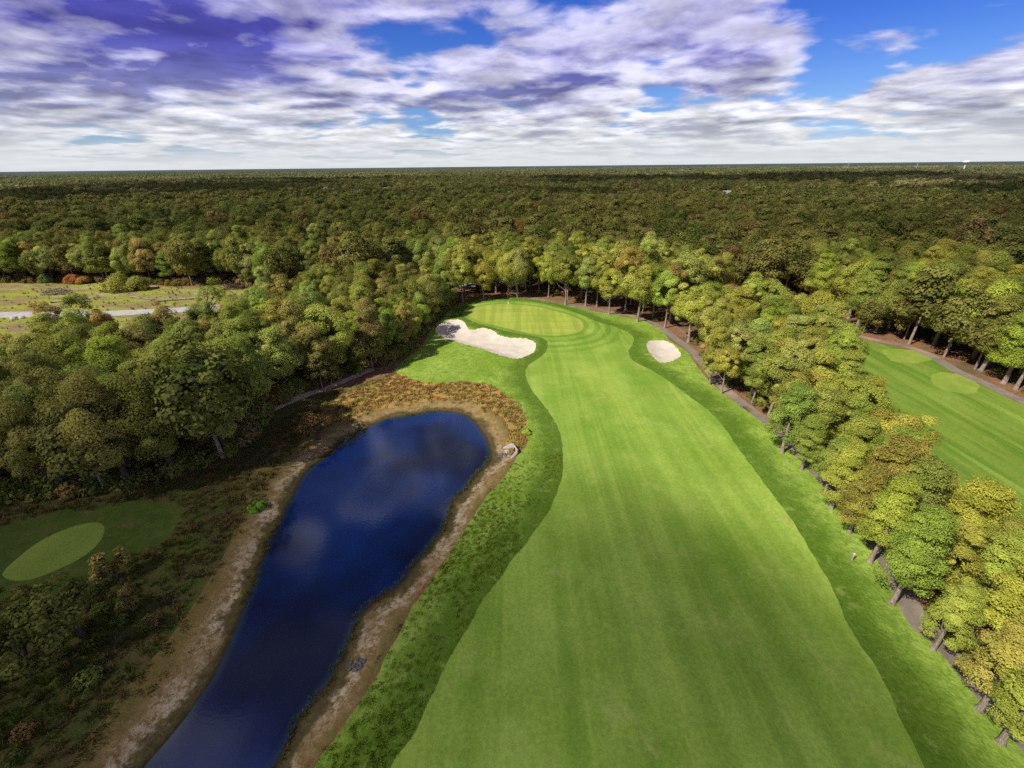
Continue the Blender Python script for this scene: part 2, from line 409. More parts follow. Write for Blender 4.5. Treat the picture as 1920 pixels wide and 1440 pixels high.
hole2_mat = turf('neighbour fairway turf', (0.175, 0.285, 0.03), (0.215, 0.325, 0.042), (0.27, 0.375, 0.06), stripe=[(0.25, 0.02, 0.9, 0.42, 0.62, 0.7, (0.10, 0.22, 0.016)), (0.6, 0.03, 0.9, 0.5, 0.7, 0.5, (0.34, 0.47, 0.08))], patch=0.07, clump=0.7, fine=3, straw=(0.2, 0.23, 0.05), straw_amt=0.3, bump=0.3)
scrub_mat = turf('scrub grass', (0.06, 0.095, 0.014), (0.13, 0.085, 0.038), (0.11, 0.14, 0.022), patch=0.09, clump=0.45, fine=2.5, straw=(0.17, 0.105, 0.05), straw_amt=0.8, bump=0.8, bd=0.25, cl_amt=0.8)
fescue_mat = turf('tall fescue', (0.48, 0.27, 0.08), (0.54, 0.33, 0.10), (0.42, 0.31, 0.07), patch=0.15, clump=0.8, fine=2.5, straw=(0.5, 0.34, 0.14), straw_amt=0.6, bump=0.8, bd=0.25)

def bank_material():
    mt, t, o = material('pond bank earth'); p = t.pos(); d = t.attr('shore')
    n1 = t.noise(p, 0.35, 5, 0.65); n2 = t.noise(p, 1.6, 6, 0.7, 0.5); n3 = t.noise(p, 5, 3, 0.7)
    dj = t.math('ADD', d, t.math('MULTIPLY', t.math('SUBTRACT', n1, 0.5), 4.0))
    mud = t.mix(t.ramp(n2, 0.3, 0.7), (0.075, 0.052, 0.022), (0.14, 0.115, 0.035))
    earth = t.mix(t.ramp(n2, 0.3, 0.7), (0.21, 0.135, 0.045), (0.37, 0.255, 0.10))
    sand = t.mix(t.ramp(n3, 0.3, 0.7), (0.44, 0.335, 0.20), (0.64, 0.525, 0.35))
    grass = t.mix(t.ramp(n3, 0.3, 0.7), (0.10, 0.12, 0.022), (0.25, 0.15, 0.05))
    c = t.mix(t.ramp(dj, 0.8, 2.0), mud, earth)
    band = t.math('MULTIPLY', t.math('MULTIPLY', t.ramp(dj, 0.9, 1.6), t.ramp(dj, 2.2, 3.2, 1, 0)), t.ramp(t.noise(p, 0.23, 4, 0.6), 0.36, 0.56, 0.15, 1.0))
    y = t.new('ShaderNodeSeparateXYZ'); t.put(y.inputs[0], p)
    south = t.ramp(y.outputs[1], 52, 66, 1, 0.12)
    c = t.mix(t.math('MULTIPLY', t.math('MULTIPLY', band, t.ramp(n2, 0.40, 0.60)), south), c, sand)
    c = t.mix(t.math('MULTIPLY', t.ramp(dj, 2.7, 4.3), t.ramp(n2, 0.28, 0.52)), c, grass)
    wet = t.ramp(d, 0.0, 0.7, 0.45, 1.0)
    c = t.mix(1.0, c, wet, 'MULTIPLY')
    finish(t, o, c, 0.9, t.bump(t.math('ADD', n2, t.math('MULTIPLY', n3, 0.5)), 0.8, 0.2), 0.2); return mt

def sand_material():
    mt, t, o = material('bunker sand'); p = t.pos(); n = t.noise(p, 0.5, 5, 0.6); f = t.noise(p, 6, 3, 0.7)
    w = t.noise(t.mapping(p, (0.6, 5, 1), (0, 0, 0.5)), 1.0, 2, 0.5)
    c = t.mix(t.ramp(n, 0.3, 0.7), (0.62, 0.53, 0.42), (0.75, 0.665, 0.55)); c = t.mix(t.ramp(f, 0.3, 0.7, 0, 0.35), c, (0.56, 0.49, 0.40))
    finish(t, o, c, 0.95, t.bump(t.math('ADD', t.math('MULTIPLY', w, 0.6), f), 0.2, 0.03), 0.1); return mt

def floor_material():
    mt, t, o = material('forest floor'); p = t.pos()
    a = t.noise(p, 0.12, 5, 0.6); b = t.noise(p, 1.4, 6, 0.7); c3 = t.noise(p, 5.0, 3, 0.7)
    c = t.mix(t.ramp(b, 0.3, 0.7), (0.15, 0.07, 0.03), (0.32, 0.16, 0.08)); c = t.mix(t.ramp(a, 0.48, 0.68), c, (0.09, 0.08, 0.025))
    c = t.mix(t.ramp(c3, 0.35, 0.75, 0, 0.6), c, (0.38, 0.23, 0.14))
    # far plain seen between distant crowns
    far = t.ramp(t.vm('LENGTH', p), 350, 900)
    n = t.noise(p, 0.012, 8, 0.7); m_ = t.noise(t.mapping(p, (0.35, 1.2, 1)), 0.0016, 4, 0.6)
    fc = t.mix(t.ramp(n, 0.3, 0.7), (0.022, 0.036, 0.018), (0.05, 0.062, 0.03)); fc = t.mix(t.ramp(m_, 0.54, 0.66, 0, 0.85), fc, (0.14, 0.16, 0.08))
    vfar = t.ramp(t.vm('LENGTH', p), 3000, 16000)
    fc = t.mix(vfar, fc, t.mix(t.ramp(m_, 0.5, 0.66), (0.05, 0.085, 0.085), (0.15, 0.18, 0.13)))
    finish(t, o, t.mix(far, c, fc), 0.95, t.bump(b, 0.6, 0.15), 0.1); return mt

def path_material(name, a, b, e=None):
    mt, t, o = material(name); p = t.pos(); n = t.noise(p, 0.5, 5, 0.65); f = t.noise(p, 7, 4, 0.7); k = t.noise(p, 0.16, 3, 0.6)
    c = t.mix(t.ramp(n, 0.3, 0.7), a, b); c = t.mix(t.ramp(f, 0.4, 0.75, 0, 0.5), c, tuple(v * 0.55 for v in a))
    if e: c = t.mix(t.ramp(k, 0.5, 0.68, 0, 0.8), c, e)
    finish(t, o, c, 0.9, t.bump(f, 0.4, 0.03), 0.2); return mt

def clearing_material():
    mt, t, o = material('clearing ground'); p = t.pos()
    a = t.noise(t.mapping(p, (0.5, 1.3, 1)), 0.11, 5, 0.65); b = t.noise(p, 0.7, 6, 0.7); c3 = t.noise(p, 0.05, 3, 0.5); f = t.noise(p, 3, 4, 0.7)
    c = t.mix(t.ramp(b, 0.3, 0.7), (0.26, 0.19, 0.085), (0.40, 0.31, 0.14)); c = t.mix(t.ramp(a, 0.43, 0.56), c, (0.38, 0.42, 0.05))
    c = t.mix(t.ramp(t.noise(t.mapping(p, (0.6, 1.6, 1), (0, 0, 0), (40, 9, 0)), 0.13, 5, 0.7), 0.54, 0.66), c, (0.55, 0.42, 0.33))
    c = t.mix(t.ramp(f, 0.35, 0.7, 0, 0.5), c, (0.08, 0.06, 0.025))
    finish(t, o, c, 0.95, t.bump(t.math('ADD', b, f), 0.8, 0.3), 0.1); return mt

def water_material():
    mt, t, o = material('pond water'); p = t.pos()
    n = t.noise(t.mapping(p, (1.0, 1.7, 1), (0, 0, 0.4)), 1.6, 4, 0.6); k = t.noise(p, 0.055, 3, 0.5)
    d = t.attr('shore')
    c = t.mix(t.ramp(k, 0.38, 0.62), (0.0006, 0.005, 0.030), (0.0022, 0.024, 0.13))  # dark and bright patches painted in, like cloud reflections on the water
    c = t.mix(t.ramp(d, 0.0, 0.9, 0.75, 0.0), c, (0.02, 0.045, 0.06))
    b = finish(t, o, c, 0.06, t.bump(n, 0.06, 0.05), 0.5); b.inputs['IOR'].default_value = 1.55; b.inputs['Specular IOR Level'].default_value = 0.65; return mt

surface('ground', [0], floor_material())
surface('clearing', [1], clearing_material())
surface('scrub_field', [2], scrub_mat)
surface('neighbouring_fairway', [3], hole2_mat)
surface('rough', [4], rough_mat)
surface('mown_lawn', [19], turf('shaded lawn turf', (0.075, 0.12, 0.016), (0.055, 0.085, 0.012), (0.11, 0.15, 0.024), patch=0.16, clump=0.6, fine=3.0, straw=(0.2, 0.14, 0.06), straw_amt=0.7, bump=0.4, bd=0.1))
surface('pond_bank', [5], bank_material())
surface('fescue_strip', [6], fescue_mat)
surface('fairway', [7], fair_mat)
surface('putting_green', [8], green_mat)
sand = sand_material()
tag(surface('sand_bunker', [9], sand), 'large kidney shaped sand bunker below the putting green', 'bunker')
tag(surface('sand_bunker', [10], sand), 'small oval sand bunker beside the right-hand trees', 'bunker')
surface('tee_box', [11], tee2_mat); surface('tee_box', [12], tee2_mat); surface('tee_box', [13], tee_mat)
surface('road', [14], path_material('pale asphalt', (0.42, 0.40, 0.38), (0.58, 0.56, 0.54)))
surface('dirt_track', [15], path_material('sandy dirt', (0.5, 0.38, 0.25), (0.75, 0.6, 0.44)))
pathm = path_material('cart path asphalt', (0.22, 0.175, 0.14), (0.32, 0.265, 0.215), (0.42, 0.29, 0.19))
surface('cart_path', [16], pathm); surface('cart_path', [17], pathm)
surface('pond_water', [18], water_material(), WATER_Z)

# ------------------------------------------------------------------ trees: shared shapes
def leaf_material(name, src):
    mt, t, o = material(name)
    if src == 'object':
        col = t.new('ShaderNodeObjectInfo').outputs['Color']
    else:
        col = t.attr('tint', 'INSTANCER', 'Color')
    v = t.attr('leaf_var')
    p = t.new('ShaderNodeTexCoord').outputs['Object']
    n = t.noise(p, 0.5, 2, 0.5)
    col = t.vm('MULTIPLY', col, (5.5, 5.25, 4.3) if src == 'object' else (2.9, 2.8, 2.5))
    c = t.mix(t.ramp(v, 0.0, 1.0, 0.0, 1.0), t.mix(0.6, col, (0.012, 0.02, 0.004)), t.mix(0.22, col, (0.62, 0.5, 0.13)))
    c = t.mix(t.ramp(n, 0.45, 0.75, 0.0, 0.45), c, t.mix(0.55, col, (0.16, 0.11, 0.03)))
    df = t.new('ShaderNodeBsdfDiffuse'); tr = t.new('ShaderNodeBsdfTranslucent'); mx = t.new('ShaderNodeMixShader')
    t.put(df.inputs[0], c); t.put(tr.inputs[0], t.mix(0.4, c, (0.3, 0.30, 0.02)))
    mx.inputs[0].default_value = 0.3
    t.l.new(df.outputs[0], mx.inputs[1]); t.l.new(tr.outputs[0], mx.inputs[2]); t.l.new(mx.outputs[0], o.inputs[0])
    return mt
def grass_material():
    mt, t, o = material('grass blades'); col = t.attr('tint', 'INSTANCER', 'Color'); v = t.attr('leaf_var')
    c = t.mix(v, t.mix(0.45, col, (0.01, 0.014, 0.003)), t.mix(0.2, col, (0.4, 0.33, 0.08)))
    g = t.new('ShaderNodeNewGeometry'); nn = t.vm('NORMALIZE', t.vm('ADD', t.vm('SCALE', g.outputs['Normal'], None, 0.55), (0, 0, 1.0)))
    df = t.new('ShaderNodeBsdfDiffuse'); tr = t.new('ShaderNodeBsdfTranslucent'); mx = t.new('ShaderNodeMixShader'); mx.inputs[0].default_value = 0.2
    t.put(df.inputs[0], c); t.put(df.inputs['Normal'], nn); t.put(tr.inputs[0], c); t.l.new(df.outputs[0], mx.inputs[1]); t.l.new(tr.outputs[0], mx.inputs[2]); t.l.new(mx.outputs[0], o.inputs[0])
    return mt
GRASS = grass_material()
LEAF_O = leaf_material('leaves', 'object'); LEAF_I = leaf_material('forest leaves', 'inst')

def bark_material(name, a, b):
    mt, t, o = material(name); p = t.new('ShaderNodeTexCoord').outputs['Object']
    n = t.noise(t.mapping(p, (6, 6, 1.2)), 1.5, 5, 0.7); k = t.noise(p, 0.6, 3, 0.5)
    c = t.mix(t.ramp(n, 0.3, 0.7), a, b); c = t.mix(t.ramp(k, 0.45, 0.7, 0, 0.5), c, tuple(v * 0.5 for v in a))
    finish(t, o, c, 0.95, t.bump(n, 0.7, 0.05), 0.1); return mt
BARK = bark_material('bark', (0.16, 0.12, 0.09), (0.48, 0.39, 0.31))
DBARK = bark_material('dark bark', (0.05, 0.04, 0.03), (0.13, 0.10, 0.075))
BARE = bark_material('weathered bark', (0.17, 0.14, 0.125), (0.36, 0.31, 0.29))

def leaves(rng, C, U, RC, per, ls, flat=0.8, aspect=0.65, up=0.35, jit=0.34):
    """leaf-sized faces over the outer side of each clump; returns verts (N,4,3) and var"""
    n = len(C); idx = np.repeat(np.arange(n), per)
    v = rng.normal(size=(len(idx) * 2, 3)); v /= np.linalg.norm(v, axis=1)[:, None]
    ii = np.repeat(idx, 2); ok = (v * U[ii]).sum(1) + 0.25 * v[:, 2] > -0.35
    v, ii = v[ok], ii[ok]
    k = rng.permutation(len(v))[:n * per]; v, ii = v[k], ii[k]
    r = RC[ii] * (0.55 + 0.55 * rng.random(len(v)) ** 0.6) * np.where(rng.random(len(v)) < 0.10, rng.uniform(1.0, 1.3, len(v)), 1.0)
    pos = C[ii] + v * r[:, None] * np.array([1, 1, flat])
    nn = v + 0.55 * U[ii] + np.array([0, 0, up]) + jit * rng.normal(size=v.shape)
    nn /= np.linalg.norm(nn, axis=1)[:, None]
    tg = np.cross(nn, rng.normal(size=v.shape)); tg /= np.linalg.norm(tg, axis=1)[:, None] + 1e-9
    bt = np.cross(nn, tg); s = ls * rng.uniform(0.6, 1.35, len(v))[:, None]
    fold = nn * s * 0.35
    Q = np.stack([pos - tg * s, pos - bt * s * aspect - fold, pos + tg * s, pos + bt * s * aspect - fold * 0.4], 1)
    var = np.clip(rng.normal(0.5, 0.14, len(v)) + 0.2 * rng.normal(size=n)[ii], 0, 1)
    return Q, var

def crown_clumps(rng, R, zc, rz, n, kind):
    if kind == 'pine':
        f = rng.random(n) ** 0.8
        a = rng.uniform(0, 6.28, n); rad = R * np.clip(1.05 - 0.75 * f ** 1.6, 0.12, 1) * np.sqrt(rng.uniform(0.12, 1, n))
        C = np.c_[rad * np.cos(a), rad * np.sin(a), zc - rz + 2 * rz * f]
        U = C - np.array([0, 0, zc - rz * 0.4]); U /= np.linalg.norm(U, axis=1)[:, None]
        return C, U, R * rng.uniform(0.24, 0.44, n)
    u = rng.normal(size=(n * 4, 3)); u /= np.linalg.norm(u, axis=1)[:, None]
    u = u[u[:, 2] > -0.72][:n]
    ph = rng.uniform(0, 6.28, 3); az = np.arctan2(u[:, 1], u[:, 0])
    lob = 1 + 0.16 * np.sin(2 * az + ph[0]) + 0.13 * np.sin(3 * az + ph[1]) + 0.12 * np.sin(5 * u[:, 2] + ph[2])
    k = lob * rng.uniform(0.45, 1.0, len(u)) ** 0.45
    wid = np.where(u[:, 2] < 0, 1 - 0.25 * np.abs(u[:, 2]), 1 - 0.10 * u[:, 2])
    C = np.c_[R * k * u[:, 0] * wid, R * k * u[:, 1] * wid, zc + rz * k * u[:, 2]]
    small = rng.random(len(u)) < 0.3
    C = C + np.where(small, 1.0, 0.0)[:, None] * u * R * 0.14
    return C, u, R * np.where(small, rng.uniform(0.14, 0.24, len(u)), rng.uniform(0.26, 0.48, len(u)))

def trunk_geo(rng, T, R, zc, rz, r0_, kind, g=None, limbs=7, sides=8):
    g = g or Geo()
    n = 9; z = np.linspace(-0.3, T * 0.86, n); b = rng.uniform(-1, 1, 2) * 0.5; ph = rng.uniform(0, 6)
    x = b[0] * (z / T) ** 2 * 2 + 0.10 * np.sin(z * 0.5 + ph); y = b[1] * (z / T) ** 2 * 2 + 0.10 * np.cos(z * 0.43 + ph)
    x -= x[0]; y -= y[0]
    rad = r0_ * (1 - 0.82 * np.clip(z, 0, None) / (T * 0.9)) ; rad[0] *= 1.75; rad[1] *= 1.05
    zz = np.r_[z[0], 0.05, 0.55, z[1:]]; xx = np.interp(zz, z, x); yy = np.interp(zz, z, y)
    rr = np.r_[r0_ * 1.75, r0_ * 1.55, r0_ * 1.08, rad[1:]]
    g.tube(np.c_[xx, yy, zz], rr, sides)
    for k in range(limbs):
        zs = zc - rz + (1.45 * rz) * (k + 0.4) / limbs - rz * 0.1; a = k * 2.4 + rng.uniform(-0.4, 0.4)
        base = np.array([np.interp(zs, z, x), np.interp(zs, z, y), zs]); L = R * rng.uniform(0.6, 0.88)
        rise = rng.uniform(0.15, 0.45) if kind == 'pine' else rng.uniform(0.55, 1.0)
        t_ = np.linspace(0, 1, 5)[:, None]; d = np.array([math.cos(a), math.sin(a), 0])
        P = base + d * L * t_ + np.array([0, 0, 1]) * (rise * L * t_ ** 1.2) + rng.normal(size=(5, 3)) * 0.10 * t_
        rb = r0_ * (0.42 - 0.2 * k / limbs)
        g.tube(P, rb * np.linspace(1, 0.2, 5), 5)
    return g

SHAPES = []     # (kind, crown mesh, trunk mesh, height, radius)
def leaf_mesh(name, Q, var, mat):
    N = len(Q); return mesh_arrays(name, Q.reshape(-1, 3), np.arange(N * 4).reshape(-1, 4), None, [mat], None, {'leaf_var': ('FACE', var)})
def join_tree(name, Q, var, g, lm, bm):
    N = len(Q); V = np.vstack([Q.reshape(-1, 3)] + g.V); off = N * 4
    quads = np.vstack([np.arange(N * 4).reshape(-1, 4), np.vstack(g.Q) + off]); tris = np.vstack(g.T) + off
    nf = len(quads) + len(tris); mi = np.ones(nf, int); mi[:N] = 0
    va = np.zeros(nf); va[:N] = var
    return mesh_arrays(name, V, quads, tris, [lm, bm], mi, {'leaf_var': ('FACE', va)})

NEARSTUFF = []
for i in range(16):
    kind = 'oak' if i < 9 else 'pine'
    low = (4 <= i < 9) or i >= 12
    rng = np.random.default_rng(100 + i)
    T = 15.5 + rng.uniform(-1.2, 1.2)
    if kind == 'oak':
        R = rng.uniform(3.4, 4.4)
        bot = T * (0.10 if low else 0.26); zc = (T + bot) / 2; rz = (T - bot) / 2
        C, U, RC = crown_clumps(rng, R * 0.84, zc, rz * 0.88, 66, kind)
        Q, var = leaves(rng, C, U, RC * 1.12, 420, 0.122)
    else:
        R = rng.uniform(3.3, 4.0)
        bot = T * (0.27 if low else 0.34); zc = (T + bot) / 2; rz = (T - bot) / 2
        C, U, RC = crown_clumps(rng, R * 0.9, zc, rz * 0.94, 92, kind)
        Q, var = leaves(rng, C, U, RC * 1.05, 340, 0.13, 0.62, 0.45, 0.6, 0.42)
    r0_ = rng.uniform(0.34, 0.44) if low else rng.uniform(0.22, 0.30)
    g = trunk_geo(np.random.default_rng(200 + i), T, R, zc, rz, r0_, kind)
    SHAPES.append((kind + ('_low' if low else ''), leaf_mesh('%s crown' % kind, Q, var, LEAF_O), g.mesh('%s trunk' % kind, BARK, True), T, R))
    NEARSTUFF.append((kind, join_tree('wood tree', Q[::2], var[::2], trunk_geo(np.random.default_rng(200 + i), T, R, zc, rz, r0_, kind, None, 3, 6), LEAF_I, BARK), T, R))

def sparse_shape(seed, T, R, nl, mat, twig=3):
    """leafless or thin tree: forked branches, some leaves"""
    rng = np.random.default_rng(seed); g = Geo(); tips = []
    def grow(p, d, L, r, lev):
        n = 5; P = [p]; dd = d.copy()
        for k in range(n - 1):
            dd = dd + rng.normal(size=3) * 0.12 + np.array([0, 0, 0.05]); dd /= np.linalg.norm(dd); P.append(P[-1] + dd * L / (n - 1))
        P = np.array(P); g.tube(P, r * np.linspace(1, 0.45, n), 6 if lev == 0 else 3, cap=False)
        if lev >= twig: tips.append(P[-1]); tips.append(P[-2]); return
        for k in range(4 if lev < 2 else 3):
            a = rng.uniform(0, 6.28); sp = rng.uniform(0.45, 0.85); q = P[min(n - 1, 2 + k % 3)]
            nd = dd * (1 - sp * 0.5) + np.array([math.cos(a), math.sin(a), 0.15]) * sp; nd /= np.linalg.norm(nd)
            grow(q, nd, L * rng.uniform(0.55, 0.75), r * 0.45, lev + 1)
    grow(np.array([0, 0, -0.2]), np.array([0.05, 0.02, 1.0]), T * 0.45, R * 0.06, 0)
    tips = np.array(tips); U = tips - np.array([0, 0, T * 0.5]); U /= np.linalg.norm(U, axis=1)[:, None]
    lm = None
    if nl:
        Q, var = leaves(rng, tips, U, np.full(len(tips), R * 0.16), nl, 0.17, 0.8); lm = leaf_mesh('thin crown', Q, var, LEAF_O)
    return g.mesh('bare branches', mat, True), lm

# ------------------------------------------------------------------ where the woods stand
def zone(front, back): return np.array(front + back[::-1])
Z = {}
fA = G([(-330, 985), (-120, 955), (0, 938), (120, 926), (240, 912), (330, 893), (420, 856), (478, 812), (505, 765), (560, 737), (640, 702), (715, 682), (760, 662), (792, 627), (812, 603), (832, 585), (850, 570)])
bA = G([(-330, 765), (-120, 748), (0, 736), (100, 712), (200, 690), (300, 690), (350, 684), (410, 660), (470, 628), (520, 594), (600, 575), (700, 560), (780, 556), (835, 553), (850, 552)])
fB = G([(848, 556), (880, 550), (930, 546), (980, 548), (1010, 553), (1060, 562), (1130, 575), (1190, 585), (1230, 603), (1262, 622)])
bB = G([(848, 524), (930, 517), (1060, 520), (1190, 528), (1290, 545), (1360, 570)])
fD = G([(1520, 566), (1560, 583), (1592, 600), (1640, 622), (1711, 626), (1752, 646), (1775, 662), (1838, 696), (1882, 720), (1908, 732), (1990, 775)])
bD = G([(1500, 522), (1600, 528), (1700, 540), (1800, 560), (1920, 590), (2050, 640)])
fE = G([(-60, 536), (0, 531), (60, 532), (150, 526), (235, 530), (330, 537), (430, 529), (480, 540), (500, 549), (560, 541), (640, 535), (740, 531), (848, 524)])
bE = G([(-60, 505), (60, 503), (235, 503), (430, 500), (560, 505), (740, 502), (848, 500)])
belt_left = G([(1268, 640), (1300, 662), (1322, 684), (1368, 730), (1412, 752), (1466, 805), (1515, 852), (1555, 895), (1595, 945), (1640, 1000), (1680, 1050), (1730, 1135), (1790, 1195), (1850, 1270), (1925, 1360), (2080, 1540)])
belt_right = np.array(G([(1440, 560), (1500, 575), (1560, 605), (1580, 640), (1618, 684), (1660, 722), (1690, 775), (1735, 812), (1775, 860), (1830, 880), (1900, 920), (2010, 1000), (2200, 1150)], 8)) - np.array([1.6, 0])
belt_right = [tuple(p) for p in belt_right]
Z['A'] = (fA, zone(fA, bA)); Z['B'] = (fB, zone(fB, bB)); Z['C'] = (belt_left, zone(belt_left, belt_right)); Z['D'] = (fD, zone(fD, bD)); Z['E'] = (fE, zone(fE, bE))

TREES = []     # x, y, zone, row, kind, scale, tint name
def taken(x, y, dmin):
    for t in TREES:
        if (t['x'] - x) ** 2 + (t['y'] - y) ** 2 < dmin * dmin: return True
    return False
KEEPOUT = [fair, green, bunk1, bunk2, tee1, tee2, tee3, pond, cart, cart2]
def free(P):
    ok = np.ones(len(P), bool)
    for k in KEEPOUT: ok &= ~inside(P, k)
    return ok
def put_tree(x, y, z, row, kind=None, s=None, fixed=False):
    TREES.append(dict(x=x, y=y, zone=z, row=row, kind=kind, s=s, fixed=fixed))
# trunks that can be picked out one by one
for px, py in ((1330, 721), (1352, 737), (1411, 754), (1466, 848), (1503, 880), (1547, 924), (1558, 952), (1592, 998), (1631, 1053), (1672, 1130), (1749, 1217), (1837, 1331), (1876, 1392)):
    put_tree(*gp(px, py), 'C', 0, 'pine' if py > 840 else None, None, True)
for px, py in ((868, 567), (907, 563), (953, 558), (970, 559), (1060, 572), (1098, 574), (1142, 589), (1119, 575), (1195, 603), (1246, 615), (1028, 559), (1010, 549), (930, 549)):
    put_tree(*gp(px, py), 'B', 0, 'oak', None, True)
for px, py in ((1606, 614), (1642, 623), (1711, 627), (1750, 648), (1773, 663), (1838, 697), (1881, 720), (1903, 731), (1525, 571), (1535, 572)):
    put_tree(*gp(px, py), 'D', 0, 'pine' if px > 1720 else None, None, True)
put_tree(*gp(246, 914), 'A', 0, 'oak', None, True)
for zn, sp in (('A', 4.7), ('C', 3.9), ('B', 4.7), ('D', 4.7), ('E', 4.8)):
    front, poly = Z[zn]; r = np.random.default_rng(ord(zn)); lo, hi = poly.min(0), poly.max(0)
    n = int((hi[0] - lo[0]) * (hi[1] - lo[1]) / 3)
    P = np.c_[r.uniform(lo[0], hi[0], n), r.uniform(lo[1], hi[1], n)]
    P = P[inside(P, poly)]; P = P[free(P)]
    df = dist_poly(P, np.array(front), closed=False)
    o = np.argsort(df + r.uniform(0, 4, len(P)))
    for i in o:
        if not taken(P[i, 0], P[i, 1], sp * r.uniform(0.85, 1.15)):
            put_tree(P[i, 0], P[i, 1], zn, int(df[i] / 5.0))
TI = {'olive-green': (0.085, 0.105, 0.022), 'mid-green': (0.068, 0.092, 0.018), 'yellow-green': (0.132, 0.148, 0.025), 'tan': (0.14, 0.125, 0.04), 'golden': (0.165, 0.132, 0.026),
      'rust-red': (0.13, 0.065, 0.03), 'brown': (0.105, 0.075, 0.03), 'dark green': (0.044, 0.062, 0.016), 'bright green': (0.10, 0.132, 0.022), 'pale green': (0.13, 0.15, 0.05)}
MIXES = {'A': [('olive-green', 5), ('mid-green', 4), ('brown', 2.2), ('dark green', 2), ('tan', 1.2), ('yellow-green', 1.5), ('pale green', 1)],
         'B': [('olive-green', 3.5), ('yellow-green', 4), ('mid-green', 2.5), ('pale green', 2.2), ('tan', 0.9), ('rust-red', 0.2)],
         'C': [('yellow-green', 6), ('olive-green', 5), ('tan', 1.0), ('golden', 0.6), ('bright green', 2.2), ('mid-green', 1.6), ('pale green', 1.2)],
         'D': [('olive-green', 4), ('mid-green', 3), ('yellow-green', 2.4), ('golden', 1), ('dark green', 1.5)],
         'E': [('olive-green', 4), ('mid-green', 3), ('dark green', 3), ('pale green', 2), ('tan', 1.3), ('brown', 1)]}
ZMEAN = {z: np.average([TI[n] for n, _ in L], axis=0, weights=[w for _, w in L]) for z, L in MIXES.items()}
rr = np.random.default_rng(55)
for t in TREES:
    names, w = zip(*MIXES[t['zone']]); w = np.array(w) / sum(w)
    t['tint'] = str(rr.choice(names, p=w))
    if t['kind'] is None:
        pine = {'A': 0.15, 'B': 0.08, 'C': 0.55 if t['y'] < 62 else 0.15, 'D': 0.45, 'E': 0.2}[t['zone']]
        t['kind'] = 'pine' if rr.random() < pine else 'oak'
    if t['kind'] == 'pine' and t['tint'] in ('rust-red', 'brown'): t['tint'] = 'olive-green'
    t['s'] = t['s'] or rr.uniform(0.82, 1.12)
    lowp = {'A': 0.95 if t['row'] < 1 else 0.5, 'B': 0.1 if t['row'] < 2 else 0.4, 'C': 1.0 if t['y'] < 75 else 0.45, 'D': 0.8, 'E': 0.85}[t['zone']]
    if t['zone'] == 'C': t['s'] *= np.interp(t['y'], [60, 85, 125], [0.66, 0.78, 1.0])
    if t['zone'] == 'A': t['s'] *= np.interp(t['y'], [55, 85, 110], [0.98, 0.9, 0.8])
    t['low'] = rr.random() < lowp
    if t['zone'] == 'A' and t['row'] < 1 and t['kind'] == 'pine': t['kind'] = 'oak'
    cand = [i for i, s_ in enumerate(SHAPES) if s_[0] == t['kind'] + ('_low' if t['low'] else '')]
    t['shape'] = int(rr.choice(cand)); t['rz'] = rr.uniform(0, 6.28)
XY = np.array([(t['x'], t['y']) for t in TREES]); ZH = height(XY)
for t, z in zip(TREES, ZH): t['z'] = float(z)

# which crowns show, and how large: discs painted far to near on a small grid
W_, H_ = 480, 360; buf = -np.ones((H_, W_), int)
od = sorted(range(len(TREES)), key=lambda i: -(TREES[i]['x'] ** 2 + TREES[i]['y'] ** 2))
gx, gy = np.meshgrid(np.arange(W_), np.arange(H_))
for i in od:
    t = TREES[i]; k, _, _, T, R = SHAPES[t['shape']]; T *= t['s']; R *= t['s']
    zc, rz = {'oak': (0.62, 0.38), 'oak_low': (0.55, 0.45), 'pine': (0.64, 0.35), 'pine_low': (0.57, 0.43)}[k]
    a, b, dep = proj([[t['x'], t['y'], t['z'] + T * zc]]); a, b, dep = a[0], b[0], dep[0]
    if dep < 5: t['px'] = -999; continue
    t['px'], t['py'], t['dep'] = a, b, dep
    cx, cy, rx, ry = a / 4, b / 4, R * F / dep / 4, T * rz * F / dep / 4
    x0, x1, y0, y1 = int(max(0, cx - rx)), int(min(W_, cx + rx + 1)), int(max(0, cy - ry)), int(min(H_, cy + ry + 1))
    if x0 >= x1 or y0 >= y1: continue
    sub = ((gx[y0:y1, x0:x1] - cx) / rx) ** 2 + ((gy[y0:y1, x0:x1] - cy) / ry) ** 2 < 1
    buf[y0:y1, x0:x1][sub] = i
cnt = np.bincount(buf[buf >= 0], minlength=len(TREES))
rank = np.argsort(-cnt); chosen = [i for i in rank if cnt[i] >= 6][:290]; CH = set(chosen)

ORD = 'first second third fourth fifth sixth seventh eighth ninth tenth eleventh twelfth thirteenth fourteenth fifteenth sixteenth seventeenth eighteenth nineteenth'.split()
TENS = {2: 'twent', 3: 'thirt', 4: 'fort', 5: 'fift', 6: 'sixt', 7: 'sevent', 8: 'eight', 9: 'ninet'}
def ordinal(n):
    if n <= 19: return ORD[n - 1]
    a, b = divmod(n, 10); return TENS[a] + ('ieth' if b == 0 else 'y-' + ORD[b - 1])
ZP = {'A': ('of woods left of the pond', 'oaks and pines left of the pond'), 'B': ('of woods behind the flag', 'trees behind the putting green'), 'C': ('of tree belt right of fairway', 'trees in the belt right of the fairway'),
      'D': ('of woods beyond right-hand tees', 'trees beyond the neighbouring hole'), 'E': ('of forest edge behind left road', 'trees at the far edge of the clearing')}
ROWN = ['front row', 'second row', 'third row', 'fourth row', 'fifth row', 'sixth row', 'seventh row', 'eighth row', 'ninth row', 'tenth row', 'eleventh row', 'twelfth row']
lab = {}
